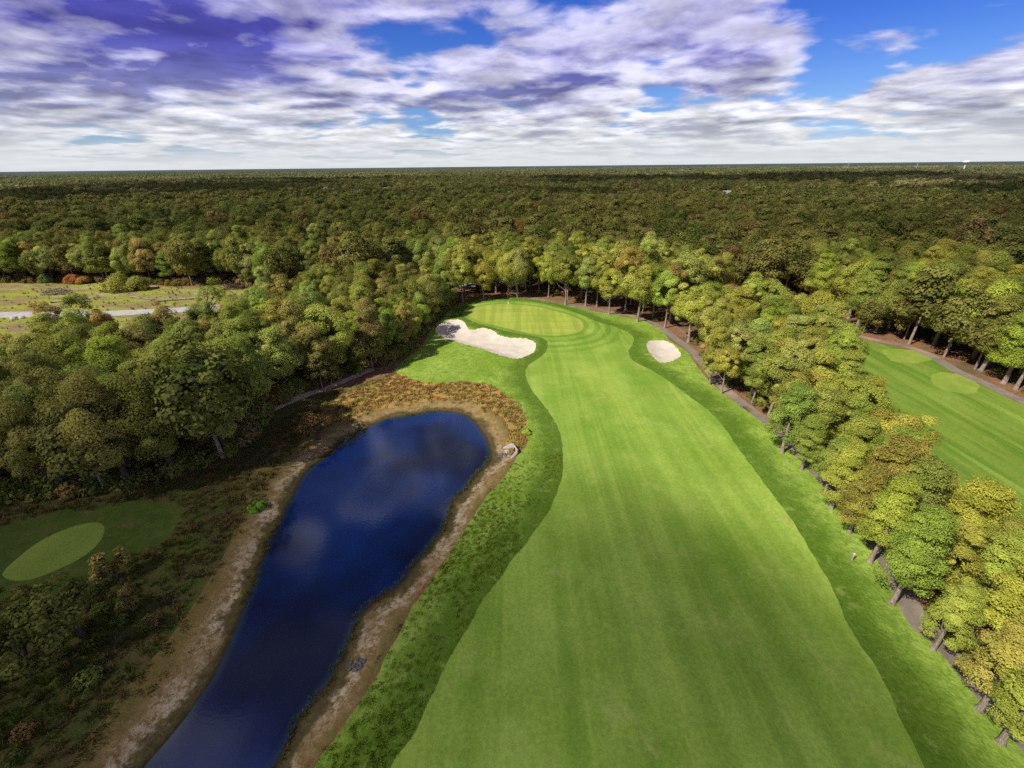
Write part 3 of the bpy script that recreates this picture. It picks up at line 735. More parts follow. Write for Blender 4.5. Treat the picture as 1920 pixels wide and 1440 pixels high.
for zn in Z:
    rows = {}
    for i in chosen:
        if TREES[i]['zone'] == zn: rows.setdefault(min(TREES[i]['row'], 11), []).append(i)
    for rw, L in rows.items():
        if zn == 'C': L.sort(key=lambda i: TREES[i]['y']); side = 'from the near end'
        else: L.sort(key=lambda i: TREES[i]['px']); side = 'from the left'
        for n, i in enumerate(L):
            t = TREES[i]; lab[i] = '%s %s, %s %s, %s %s' % (t['tint'], 'pine' if t['kind'] == 'pine' else 'oak', ordinal(n + 1), side, ROWN[rw], ZP[zn][0])
def jitter(c, r, a=0.15): return tuple(max(0.004, v * r.uniform(1 - a, 1 + a)) for v in c)
stuff_pts = []     # x, y, z, scale, rot, proto, tint
r9 = np.random.default_rng(9)
first = {}
for i, t in enumerate(TREES):
    k, cm, tm, T, R = SHAPES[t['shape']]; tint = jitter(0.6 * np.array(TI[t['tint']]) + 0.4 * ZMEAN[t['zone']], r9)
    if i not in CH:
        stuff_pts.append((t['x'], t['y'], t['z'], t['s'], t['rz'], t['shape'], tint)); continue
    nm = 'pine_tree' if k.startswith('pine') else 'oak_tree'
    sxy = r9.uniform(0.94, 1.12) * ((0.93 if t['fixed'] else 1.14) if t['zone'] == 'C' and t['y'] < 90 else 1.0)
    if t['shape'] not in first:
        root = empty(nm, (0, 0, 0)); tr = link('trunk', tm, root); cr = link('crown', cm, root); first[t['shape']] = (root, tr, cr)
    else:
        a, b, c = first[t['shape']]
        root = a.copy(); COL.objects.link(root)
        tr = b.copy(); COL.objects.link(tr); tr.parent = root
        cr = c.copy(); COL.objects.link(cr); cr.parent = root
    root.location = (t['x'], t['y'], t['z']); root.rotation_euler = (0, 0, t['rz']); root.scale = (t['s'] * sxy, t['s'] * sxy, t['s'])
    cr.color = (*tint, 1)
    if t['zone'] in 'AE': tr.material_slots[0].link = 'OBJECT'; tr.material_slots[0].material = DBARK
    tag(root, lab[i], 'tree', ZP[t['zone']][1])

# ------------------------------------------------------------------ the far wood: one object of scattered crowns
def lod(kind, seed, ncl, per, ls):
    rng = np.random.default_rng(seed); T = 15.0; R = rng.uniform(4.2, 5.6)
    zc, rz = (T * 0.62, T * 0.36)
    C, U, RC = crown_clumps(rng, R * 0.88, zc, rz * 0.9, ncl, kind)
    Q, var = leaves(rng, C, U, RC * 1.15, per, ls, 0.75 if kind == 'oak' else 0.5)
    g = Geo(); g.tube([(0, 0, -0.3), (0.1, 0, 5), (0, 0.1, 11)], [0.3, 0.2, 0.1], 4, True)
    return join_tree('wood tree', Q, var, g, LEAF_I, BARK)
def lod_patch(seed, n, size, ls):
    rng = np.random.default_rng(seed); P = rng.uniform(-size / 2, size / 2, (n, 2)); Cs = []; Us = []; Rs = []
    for x, y in P:
        h = rng.uniform(12, 16); R = rng.uniform(3.5, 5)
        u = rng.normal(size=(9, 3)); u[:, 2] = np.abs(u[:, 2]) - 0.3; u /= np.linalg.norm(u, axis=1)[:, None]
        Cs.append(np.c_[x + u[:, 0] * R * 0.7, y + u[:, 1] * R * 0.7, h - R + u[:, 2] * R]); Us.append(u); Rs.append(np.full(9, R * 0.5))
    Q, var = leaves(rng, np.vstack(Cs), np.vstack(Us), np.concatenate(Rs), 7, ls, 0.8)
    g = Geo(); g.tube([(0, 0, 0), (0, 0, 4)], [0.3, 0.2], 3)
    return join_tree('wood patch', Q, var, g, LEAF_I, BARK)
protos = [m_[1] for m_ in NEARSTUFF]; n_near = len(protos)
mid0 = len(protos)
for i in range(7): protos.append(lod('oak' if i < 5 else 'pine', 300 + i, 55, 75, 0.29))
far0 = len(protos)
for i in range(4): protos.append(lod('oak', 320 + i, 36, 30, 0.5))
pat0 = len(protos)
for i in range(4): protos.append(lod_patch(340 + i, 14, 30, 1.1))

gap_c = np.array(belt_left[:-1] + G([(2080, 1540), (2600, 1540), (2300, 950), (2100, 850), (1897, 743), (1747, 668), (1603, 625), (1577, 598), (1525, 566), (1440, 556)]))
gap_a = np.array(G([(-330, 990), (0, 945), (330, 900), (480, 815), (640, 705), (760, 665), (835, 585), (850, 552), (700, 552), (500, 580), (0, 600), (-330, 610)]))
gap_b = np.array(G([(848, 560), (1060, 575), (1190, 600), (1268, 645), (1440, 560), (1360, 545), (1190, 525), (848, 520)]))
course = [rough, hole2, clear, scrub, road, cart2, pond, bank, fescue, gap_c, gap_a, gap_b]
zones = [Z[k][1] for k in Z]
def scatter(r, dmin, dmax, sp, amax=62, jit=0.42):
    X, Y = np.meshgrid(np.arange(-dmax, dmax, sp), np.arange(-60, dmax, sp)); P = np.c_[X.ravel(), Y.ravel()].astype(float)
    P[:, 0] += (np.arange(len(Y)).repeat(len(X[0])) % 2) * sp * 0.5
    P += r.uniform(-jit, jit, P.shape) * sp
    d = np.hypot(P[:, 0], P[:, 1]); a = np.degrees(np.arctan2(P[:, 0], P[:, 1]))
    ok = (d >= dmin) & (d < dmax) & (np.abs(a) < amax); P = P[ok]
    if dmin < 260:
        nr = np.hypot(P[:, 0], P[:, 1]) < 320; bad = np.zeros(len(P), bool)
        for c in course: bad[nr] |= inside(P[nr], c)
        for z_ in zones: bad[nr] |= inside(P[nr], z_)
        bad[nr] |= dist_poly(P[nr], np.array(road_line), False) < 5
        P = P[~bad]
    return P
def far_tint(P, r, n):
    w = vnoise(P, 61, 0.012) * 0.5 + vnoise(P, 62, 0.045) * 0.35 + r.normal(size=n) * 0.5
    base = np.array([(0.036, 0.055, 0.016), (0.056, 0.078, 0.018), (0.078, 0.088, 0.023), (0.088, 0.088, 0.026), (0.095, 0.068, 0.03), (0.115, 0.112, 0.03), (0.11, 0.055, 0.028), (0.12, 0.10, 0.042)])
    th = np.array([-0.6, -0.15, 0.25, 0.75, 1.0, 1.3, 1.42])
    return base[np.searchsorted(th, w)]
STANDS = [(*gp(a, b, 14), rx, ry) for a, b, rx, ry in ((1340, 329, 330, 60), (1560, 327, 260, 40), (1800, 346, 110, 45), (1760, 314, 900, 260), (1290, 322, 150, 40), (1180, 316, 900, 300), (620, 358, 60, 30), (800, 345, 60, 35), (240, 357, 70, 35), (1880, 333, 300, 60))]
HOUSES = [(1362, 361), (1590, 350), (1652, 352), (668, 359), (727, 354)]
HXY = [gp(a, b, 7.0) for a, b in HOUSES]
def open_view(P, sc):
    """the wood is low and open in front of each house"""
    keep = np.ones(len(P), bool)
    for hx, hy in HXY:
        D = math.hypot(hx, hy); ux, uy = hx / D, hy / D
        al = P[:, 0] * ux + P[:, 1] * uy - D; la = np.abs(-P[:, 0] * uy + P[:, 1] * ux)
        keep &= ~((np.abs(al) < 13) & (la < 14)); sc[(al < 0) & (al > -170) & (la < 9)] *= 0.42
    return keep
r1 = np.random.default_rng(31)
for dmin, dmax, sp, p0, pn, amax in ((40, 420, 6.9, mid0, 7, 72), (420, 1100, 7.6, far0, 4, 60), (1100, 4200, 24, pat0, 4, 56)):
    P = scatter(r1, dmin, dmax, sp, amax); n = len(P); tn = far_tint(P, r1, n)
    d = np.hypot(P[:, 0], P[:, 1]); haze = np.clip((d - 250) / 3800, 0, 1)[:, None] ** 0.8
    if p0 == pat0:
        fld = vnoise(P * np.array([0.4, 1.0]), 77, 0.0075)
        tn = np.where((fld > 0.55)[:, None], np.array([[0.15, 0.155, 0.06]]), tn)
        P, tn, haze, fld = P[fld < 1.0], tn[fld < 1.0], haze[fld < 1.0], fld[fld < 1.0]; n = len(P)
    for sx_, sy_, rx_, ry_ in STANDS:
        q = np.hypot((P[:, 0] - sx_) / rx_, (P[:, 1] - sy_) / ry_) + 0.25 * vnoise(P, 5, 0.02)
        tn = np.where(((q < 1) & (r1.random(n) < 0.8))[:, None], np.array([[0.26, 0.235, 0.10]]), tn)
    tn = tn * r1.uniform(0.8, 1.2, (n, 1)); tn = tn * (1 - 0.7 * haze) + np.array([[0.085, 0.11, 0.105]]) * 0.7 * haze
    sc = np.clip(r1.normal(0.98, 0.17, n) + 0.14 * vnoise(P, 63, 0.03), 0.5, 1.4)
    if p0 != pat0: sc[vnoise(P, 64, 0.05) + 0.3 * vnoise(P, 65, 0.2) > 1.05] *= 0.55
    kp = open_view(P, sc)
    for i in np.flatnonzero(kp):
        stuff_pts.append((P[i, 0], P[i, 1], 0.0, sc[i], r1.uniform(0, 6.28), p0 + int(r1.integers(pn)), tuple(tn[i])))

def scatter_object(name, data, protos_, label=None):
    D = data; N = len(D)
    me = bpy.data.meshes.new(name); me.vertices.add(N)
    me.vertices.foreach_set('co', np.array([d[:3] for d in D], np.float32).ravel())
    for an, ty, vals, key in (('size', 'FLOAT', np.array([d[3] for d in D], np.float32), 'value'), ('turn', 'FLOAT', np.array([d[4] for d in D], np.float32), 'value'), ('pick', 'INT', np.array([d[5] for d in D], np.int32), 'value')):
        a = me.attributes.new(an, ty, 'POINT'); a.data.foreach_set(key, vals)
    a = me.attributes.new('tint', 'FLOAT_COLOR', 'POINT'); a.data.foreach_set('color', np.array([(*d[6], 1) for d in D], np.float32).ravel())
    me.update()
    o = link(name, me); o['kind'] = 'stuff'
    if label: o['label'] = label
    pc = bpy.data.collections.new(name + ' shapes')
    for i, pm in enumerate(protos_):
        pc.objects.link(bpy.data.objects.new('shape_%03d' % i, pm))
    ng = bpy.data.node_groups.new(name + ' scatter', 'GeometryNodeTree')
    ng.interface.new_socket('Geometry', in_out='INPUT', socket_type='NodeSocketGeometry'); ng.interface.new_socket('Geometry', in_out='OUTPUT', socket_type='NodeSocketGeometry')
    N_ = ng.nodes; L = ng.links
    gi = N_.new('NodeGroupInput'); go = N_.new('NodeGroupOutput'); ci = N_.new('GeometryNodeCollectionInfo'); ip = N_.new('GeometryNodeInstanceOnPoints')
    ci.inputs['Collection'].default_value = pc; ci.inputs['Separate Children'].default_value = True; ci.inputs['Reset Children'].default_value = True
    def at(nm, ty):
        a = N_.new('GeometryNodeInputNamedAttribute'); a.data_type = ty; a.inputs[0].default_value = nm; return a.outputs[0]
    cx = N_.new('ShaderNodeCombineXYZ'); L.new(at('turn', 'FLOAT'), cx.inputs[2])
    m2p = N_.new('GeometryNodeMeshToPoints')
    L.new(gi.outputs[0], m2p.inputs['Mesh']); L.new(m2p.outputs[0], ip.inputs['Points']); L.new(ci.outputs[0], ip.inputs['Instance'])
    ip.inputs['Pick Instance'].default_value = True; L.new(at('pick', 'INT'), ip.inputs['Instance Index'])
    L.new(cx.outputs[0], ip.inputs['Rotation']); L.new(at('size', 'FLOAT'), ip.inputs['Scale']); L.new(ip.outputs[0], go.inputs[0])
    md = o.modifiers.new('scatter', 'NODES'); md.node_group = ng
    return o
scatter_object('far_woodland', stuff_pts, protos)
print('TREES', len(TREES), 'shown', len(CH), 'stuff', len(stuff_pts))


# ------------------------------------------------------------------ undergrowth and tall grass (uncountable)
def grass_tuft(name, seed, n, h, w, spread):
    r = np.random.default_rng(seed); V = []; T3 = []
    for k in range(n):
        a = r.uniform(0, 6.28); x, y = r.normal(size=2) * spread; le = h * r.uniform(0.5, 1.2); b = r.uniform(0.1, 0.6) * le
        dx_, dy_ = math.cos(a), math.sin(a); px_, py_ = -dy_ * w, dx_ * w; i0 = len(V)
        V += [(x - px_, y - py_, -0.03), (x + px_, y + py_, -0.03), (x + dx_ * b * 0.4 + px_ * 0.7, y + dy_ * b * 0.4 + py_ * 0.7, le * 0.6), (x + dx_ * b * 0.4 - px_ * 0.7, y + dy_ * b * 0.4 - py_ * 0.7, le * 0.6), (x + dx_ * b, y + dy_ * b, le)]
        T3 += [(i0, i0 + 1, i0 + 2), (i0, i0 + 2, i0 + 3), (i0 + 3, i0 + 2, i0 + 4)]
    return mesh_arrays(name, V, None, T3, [GRASS], None, {'leaf_var': ('FACE', r.uniform(0.2, 0.8, len(T3)))})
def shrub_proto(seed, R, H):
    rng = np.random.default_rng(seed); n = 16
    u = rng.normal(size=(n, 3)); u[:, 2] = np.abs(u[:, 2]); u /= np.linalg.norm(u, axis=1)[:, None]
    C = u * np.array([R, R, H]) * 0.62 + np.array([0, 0, H * 0.15])
    Q, var = leaves(rng, C, u, np.full(n, R * 0.42), 34, 0.14, 0.8); return leaf_mesh('undergrowth shrub', Q, var, LEAF_I)
def pts_in(poly, n, r, keep=None):
    lo, hi = poly.min(0), poly.max(0); P = r.uniform(lo, hi, (n, 2)); P = P[inside(P, poly)]
    return P if keep is None else P[keep(P)]
gr = np.random.default_rng(400)
tufts = [grass_tuft('grass tuft', 1, 22, 0.75, 0.035, 0.16), grass_tuft('grass tuft', 2, 26, 0.6, 0.035, 0.2), grass_tuft('grass tuft', 3, 18, 0.9, 0.03, 0.12), grass_tuft('short tuft', 4, 26, 0.26, 0.035, 0.2), grass_tuft('short tuft', 5, 26, 0.2, 0.04, 0.24)]
gd = []
def add_tufts(P, cols, lo, hi, sel):
    if not len(P): return
    z = height(P)
    w = vnoise(P, 17, 0.13)
    for (x, y), zz, wv in zip(P, z, w):
        c = cols[int(np.clip((wv * 0.4 + 0.5 + gr.normal() * 0.22) * len(cols), 0, len(cols) - 1))]
        gd.append((x, y, zz, gr.uniform(lo, hi), gr.uniform(0, 6.28), int(gr.choice(sel)), jitter(c, gr, 0.2)))
dry = [(0.62, 0.32, 0.09), (0.58, 0.29, 0.085), (0.64, 0.42, 0.14), (0.5, 0.36, 0.09), (0.3, 0.34, 0.06)]
mixd = [(0.25, 0.15, 0.065), (0.20, 0.14, 0.045), (0.27, 0.19, 0.08), (0.12, 0.14, 0.022), (0.085, 0.13, 0.018)]
not_water = lambda Q: ~inside(Q, pond) & ~inside(Q, track)
add_tufts(pts_in(fescue, 2600, gr), dry, 0.8, 1.5, [3, 4])
add_tufts(pts_in(bank, 3500, gr, lambda Q: not_water(Q) & (dist_poly(Q, pond) > gr.uniform(2.5, 6.5, len(Q))) & ~inside(Q, rough)), mixd, 0.6, 1.3, [3, 4])
add_tufts(pts_in(np.array(G([(-120, 960), (240, 918), (480, 830), (560, 760), (640, 730), (560, 830), (430, 1010), (300, 1230), (150, 1440), (-300, 1440)])), 6500, gr, lambda Q: not_water(Q) & ~inside(Q, lawn) & ~inside(Q, tee3) & ~inside(Q, rough)), mixd, 0.5, 1.3, [3, 3, 4, 1])
wet = resample(wobble(pond, 0.3, 44, 1.3), 0.35); wet = wet[(vnoise(wet, 19, 0.35) > -0.1)]; wet = wet + gr.normal(size=wet.shape) * 0.25
wz = [(0.10, 0.14, 0.02), (0.15, 0.18, 0.035), (0.2, 0.17, 0.06)]
add_tufts(wet, wz, 0.5, 1.1, [3, 4])
rgreen = [(0.17, 0.28, 0.018), (0.21, 0.34, 0.024), (0.28, 0.42, 0.035), (0.36, 0.48, 0.06)]
add_tufts(pts_in(np.array(G([(960, 870), (1055, 850), (1040, 945), (960, 1052), (880, 1170), (768, 1390), (700, 1560), (500, 1560), (582, 1440), (692, 1288), (810, 1081)])), 9000, gr, lambda Q: inside(Q, rough) & ~inside(Q, fair) & (vnoise(Q, 23, 0.4) > gr.uniform(-0.8, 0.5, len(Q)))), rgreen, 0.3, 0.75, [3, 4])
add_tufts(pts_in(clear, 2500, gr, lambda Q: ~inside(Q, road) & (Q[:, 0] > -180)), [(0.26, 0.18, 0.075), (0.30, 0.22, 0.10), (0.2, 0.23, 0.035), (0.18, 0.25, 0.025)], 0.5, 1.1, [0, 1, 2])
go_ = scatter_object('tall_grass', gd, tufts, 'uncut dry and green grass tufts around the pond and clearing')
ud = []; us = [shrub_proto(500 + i, 1.3, 1.6) for i in range(4)]
def add_under(P, cols, lo, hi):
    for (x, y), zz in zip(P, height(P)):
        ud.append((x, y, zz - 0.1, gr.uniform(lo, hi), gr.uniform(0, 6.28), int(gr.integers(4)), jitter(TI[cols[gr.integers(len(cols))]], gr, 0.2)))
near_line = lambda line, d: (lambda Q: free(Q) & (dist_poly(Q, np.array(line), False) < d) & ~inside(Q, track))
uc = ['dark green', 'mid-green', 'brown', 'olive-green']
add_under(pts_in(Z['A'][1], 1500, gr, lambda Q: free(Q) & ~inside(Q, rough)), uc, 0.5, 1.4)
add_under(pts_in(Z['A'][1], 9000, gr, near_line(fA, 4)), uc, 0.7, 2.1)
add_under(pts_in(Z['E'][1], 7000, gr, near_line(fE, 5)), ['dark green', 'olive-green', 'brown', 'rust-red', 'tan'], 0.6, 1.7)
add_under(pts_in(Z['C'][1], 500, gr, free), uc, 0.4, 1.0); add_under(pts_in(Z['B'][1], 160, gr, free), uc, 0.4, 0.9); add_under(pts_in(Z['D'][1], 400, gr, free), uc, 0.4, 1.0)
add_under(pts_in(np.array(G([(-300, 1080), (0, 1110), (130, 1120), (260, 1100), (330, 1120), (200, 1300), (60, 1440), (-300, 1440)])), 130, gr), ['dark green', 'mid-green', 'brown'], 0.3, 0.9)
scatter_object('undergrowth', ud, us, 'low leafy undergrowth along the woodland edges')

# ------------------------------------------------------------------ single trees, bushes and small things
def at(px, py): x, y = gp(px, py); return (x, y, hz(x, y))
def bare_tree(px, py, T, R, seed, label, tint=None, nl=0, name='bare_tree', cat='tree', mat=BARE):
    if nl: mat = DBARK
    tm, lm = sparse_shape(seed, T, R, nl, mat); r = empty(name, at(px, py), seed * 1.3); link('branches', tm, r) if not nl else link('trunk', tm, r)
    if lm: c_ = link('crown', lm, r); c_.color = (*tint, 1)
    tag(r, label, cat); return r
bare_tree(548, 577, 15, 5, 1, 'tall grey leafless tree standing beside the road left of the green')
bare_tree(505, 572, 13, 4.5, 2, 'shorter grey leafless tree by the road where the clearing ends')
bare_tree(447, 566, 8, 2.5, 3, 'small leaning leafless tree beside the brush pile at the clearing')
bare_tree(40, 820, 12, 5, 4, 'grey bare tree among the dark oaks at the left edge')
bare_tree(598, 822, 5.0, 4.4, 5, 'round reddish brown shrub on the bank above the pond', (0.13, 0.07, 0.03), 7, name='bare_shrub', cat='shrub', mat=bark_material('red twigs', (0.16, 0.07, 0.035), (0.24, 0.11, 0.05)))
bare_tree(226, 1090, 4.4, 3.0, 6, 'small pale thin-leaved tree beside the left practice green', (0.12, 0.10, 0.035), 9, 'young_tree')
bare_tree(158, 1196, 7.5, 4.6, 7, 'dark half-bare tree below the left practice green', (0.028, 0.038, 0.010), 22, 'young_tree')
bare_tree(60, 1270, 7.5, 4.6, 8, 'dark thin tree at the lower left corner of the scrub', (0.026, 0.036, 0.010), 40, 'young_tree')
bare_tree(395, 600, 13, 5.5, 9, 'green sapling standing alone between the road and the woods', (0.075, 0.105, 0.02), 24, 'young_tree')

def bush(px, py, R, H, seed, tint, label, n=34):
    rng = np.random.default_rng(seed); u = rng.normal(size=(n, 3)); u[:, 2] = np.abs(u[:, 2]); u /= np.linalg.norm(u, axis=1)[:, None]
    C = u * np.array([R, R, H]) * 0.7 + np.array([0, 0, H * 0.12])
    Q, var = leaves(rng, C, u, np.full(n, min(R, H) * 0.42), 150, 0.2, 0.9)
    g = Geo()
    for k in range(7):
        a = k * 0.9; g.tube([(0.2 * math.cos(a), 0.2 * math.sin(a), -0.1), (R * 0.25 * math.cos(a), R * 0.25 * math.sin(a), H * 0.4), (R * 0.5 * math.cos(a), R * 0.5 * math.sin(a), H * 0.8)], [0.1, 0.07, 0.03], 5)
    r = empty('bush', at(px, py), 0); link('stems', g.mesh('bush stems', BARK, True), r); f = link('foliage', leaf_mesh('bush foliage', Q, var, LEAF_O), r); f.color = (*tint, 1); tag(r, label, 'bush')
bush(228, 546, 4.2, 6.0, 1, (0.12, 0.125, 0.03), 'large round yellow-green bush in front of the trees at the clearing')
bush(262, 544, 3.4, 5.0, 2, (0.10, 0.11, 0.026), 'round bush touching the right side of the largest clearing bush')
bush(201, 549, 2.2, 2.6, 3, (0.14, 0.15, 0.03), 'low pale green bush left of the large round bush')
bush(140, 530, 3.2, 2.8, 4, (0.13, 0.05, 0.02), 'rust red bush before the dark trees behind the clearing')
bush(160, 531, 2.6, 2.4, 5, (0.11, 0.055, 0.02), 'brown-red bush right beside the rust red one')
bush(90, 530, 2.4, 3.2, 6, (0.04, 0.075, 0.02), 'dark blue-green bush under the trees left of the rust bush')
bush(988, 812, 0.9, 0.7, 7, (0.08, 0.12, 0.015), 'small green bush among orange grass beside the pond outlet', 12)
bush(482, 950, 1.3, 0.7, 8, (0.055, 0.12, 0.012), 'single bright green low bush on the sandy left bank', 14)

WOOD = simple_mat('dry wood', (0.34, 0.28, 0.23), 0.9, 0.4, 4, 0.1, 0.4); DWOOD = simple_mat('brown brush', (0.11, 0.065, 0.04), 0.95, 0.5, 3, 0.1, 0.4)
def log(px, py, L, r, ang, label):
    g = Geo(); x = np.linspace(-L / 2, L / 2, 6); rr_ = np.random.default_rng(int(px)); 
    g.tube(np.c_[x, 0.08 * np.sin(x * 1.3), r + 0.03 * rr_.normal(size=6)], r * np.linspace(1.1, 0.6, 6), 8)
    for k in range(3): xx = L * rr_.uniform(-0.2, 0.45); g.tube([(xx, 0, r), (xx + 0.5, 0.5 * (-1) ** k, r + 0.5), (xx + 1.0, 0.9 * (-1) ** k, r + 0.7)], [r * 0.5, r * 0.35, r * 0.15], 5)
    o = link('fallen_log', g.mesh('fallen log', WOOD, True)); o.location = at(px, py); o.rotation_euler = (0, 0, ang); tag(o, label, 'log')
log(268, 560, 12, 0.28, -0.35, 'long pale fallen log lying left of the bare sand heap')
log(330, 563, 11, 0.25, 0.22, 'fallen log lying between the sand heap and the road')
log(128, 566, 9, 0.26, 0.4, 'pale log beside the grey heap at the left of the clearing')
log(420, 556, 8, 0.22, 0.7, 'short log below the big brown brush pile')
def brush(px, py, R, H, mat, seed, label):
    r = np.random.default_rng(seed); g = Geo()
    for k in range(170):
        a = r.uniform(0, 6.28); q = math.sqrt(r.random()); x, y = R * q * math.cos(a), R * 0.55 * q * math.sin(a); z = H * (1 - q * q) * r.random() + 0.1
        d = r.normal(size=3) * np.array([1, 1, 0.35]); d /= np.linalg.norm(d); L = r.uniform(0.8, 2.4); p = np.array([x, y, z])
        g.tube([p - d * L * 0.5, p + r.normal(size=3) * 0.08, p + d * L * 0.5], [0.09, 0.075, 0.04], 4)
    o = link('brush_pile', g.mesh('brush pile', mat)); o.location = at(px, py); tag(o, label, 'brush pile')
brush(400, 536, 6.5, 3.6, DWOOD, 1, 'big brown pile of cut branches at the right of the clearing')
brush(440, 541, 4.0, 2.4, DWOOD, 2, 'smaller brown branch pile right of the big pile')
brush(108, 553, 5.0, 1.8, WOOD, 3, 'grey pile of dead branches at the left of the clearing')

ROCK = simple_mat('grey stone', (0.15, 0.145, 0.14), 0.9, 0.35, 2.5, 0.2, 0.5); PALE = simple_mat('pale stone', (0.55, 0.52, 0.46), 0.9, 0.2, 2.5, 0.2, 0.3)
def rock_mesh(seed, mat):
    r = np.random.default_rng(seed); g = Geo(); n, k = 6, 9; V = []; Q = []
    for i in range(n + 1):
        th = math.pi * i / n
        for j in range(k):
            ph = 2 * math.pi * j / k; d = np.array([math.sin(th) * math.cos(ph), math.sin(th) * math.sin(ph), math.cos(th)])
            V.append(d * (1 + 0.22 * math.sin(3 * d[0] + seed) * math.cos(4 * d[1] + seed * 2) + (0.09 * r.normal() if 0 < i < n else 0)) * np.array([1, 0.8, 0.62]))
    for i in range(n):
        for j in range(k): Q.append((i * k + j, (i + 1) * k + j, (i + 1) * k + (j + 1) % k, i * k + (j + 1) % k))
    g.add(V, Q); return g.mesh('stone', mat)
RM = [rock_mesh(i, ROCK) for i in range(4)]; PM = [rock_mesh(10 + i, PALE) for i in range(3)]
def rocks(px, py, n, spread, size, meshes, label, group, seed):
    r = np.random.default_rng(seed); x0, y0 = gp(px, py, -0.2); made = []
    for k in range(n):
        q = spread * math.sqrt(r.random()); a = r.uniform(0, 6.28); x, y = x0 + q * math.cos(a), y0 + q * math.sin(a) * 0.7
        if k == 0: base = link('stone', meshes[0]); o = base
        else: o = base.copy(); o.data = meshes[k % len(meshes)]; COL.objects.link(o)
        s_ = size * r.uniform(0.6, 1.3); o.location = (x, y, hz(x, y) + s_ * 0.3); o.scale = (s_, s_, s_); o.rotation_euler = (r.uniform(-0.4, 0.4), r.uniform(-0.4, 0.4), r.uniform(0, 6.28)); tag(o, label, 'stone', group)
rocks(668, 1243, 26, 0.75, 0.17, RM, 'grey rubble stone in the small heap on the near right bank', 'grey stones heaped on the near right bank', 1)
rocks(944, 852, 14, 0.9, 0.2, RM, 'grey stone lying between the concrete outlet and the pond', 'stones below the concrete outlet', 2)
rocks(20, 603, 4, 5.0, 0.8, PM, 'pale boulder on the verge in front of the left road', 'pale boulders by the left road', 3)

CONC = simple_mat('pale concrete', (0.50, 0.45, 0.38), 0.85, 0.12, 2.0, 0.2, 0.15); DARKM = simple_mat('dark culvert', (0.02, 0.02, 0.02), 0.9, 0.2)
ox, oy = gp(966, 847, -0.2); zz = hz(ox, oy); od_ = math.atan2(gp(917, 857)[1] - oy, gp(917, 857)[0] - ox)
r = empty('concrete_outlet', (ox, oy, zz - 0.25), od_)
g = Geo(); g.box((0, 0, 0.45), (0.18, 2.0, 1.3)); link('headwall', g.mesh('headwall', CONC), r)
g = Geo(); g.box((0.75, 0, 0.02), (1.32, 2.2, 0.14)); link('apron', g.mesh('apron', CONC), r)
for sgn in (-1, 1):
    g = Geo(); y0_, y1_ = sgn * 0.95, sgn * 1.45; V = [(0.095, y0_, 0.1), (1.4, y1_, 0.1), (1.4, y1_, 0.32), (0.095, y0_, 1.08)]; V += [(a_, b_ + sgn * 0.14, c_) for a_, b_, c_ in V]
    g.add(V, [(0, 1, 2, 3), (4, 7, 6, 5), (3, 2, 6, 7), (1, 5, 6, 2)]); link('wing_wall', g.mesh('wing wall', CONC), r)
g = Geo(); g.tube([(0.05, 0, 0.5), (0.13, 0, 0.5)], [0.36, 0.36], 16); link('pipe_mouth', g.mesh('pipe mouth', DARKM), r)
tag(r, 'pale concrete drain outlet with splayed wing walls at the pond head', 'drain outlet')

WHITE = simple_mat('white paint', (0.8, 0.8, 0.78), 0.5, 0.03); REDF = simple_mat('pale flag cloth', (0.72, 0.70, 0.62), 0.8, 0.05)
r = empty('flagstick', at(952, 584.5)); g = Geo(); g.tube([(0, 0, 0), (0, 0, 1.2), (0, 0, 2.4)], [0.035, 0.033, 0.028], 8); link('pole', g.mesh('pole', WHITE, True), r)
g = Geo(); n_ = 7; V = []; Q = []
for i in range(n_):
    u_ = i / (n_ - 1)
    for zt in (1.95, 2.38): V.append((0.03 + 0.5 * u_, 0.05 * math.sin(u_ * 6), zt - 0.05 * u_))
for i in range(n_ - 1): Q.append((2 * i, 2 * i + 2, 2 * i + 3, 2 * i + 1))
g.add(V, Q); link('flag', g.mesh('flag', REDF), r); tag(r, 'white flagstick with a small pale flag on the putting green', 'flagstick')
r = empty('marker_post', at(1597, 1050)); g = Geo(); g.tube([(0, 0, -0.1), (0, 0, 0.5), (0, 0, 0.95)], [0.09, 0.085, 0.08], 8); link('post', g.mesh('post', simple_mat('post wood', (0.45, 0.33, 0.25), 0.8), True), r)
g = Geo(); g.tube([(0, 0, 0.955), (0, 0, 1.0), (0, 0, 1.06)], [0.10, 0.10, 0.07], 8); link('cap', g.mesh('cap', WHITE, True), r); tag(r, 'short wooden marker post standing in the right-hand rough', 'post')

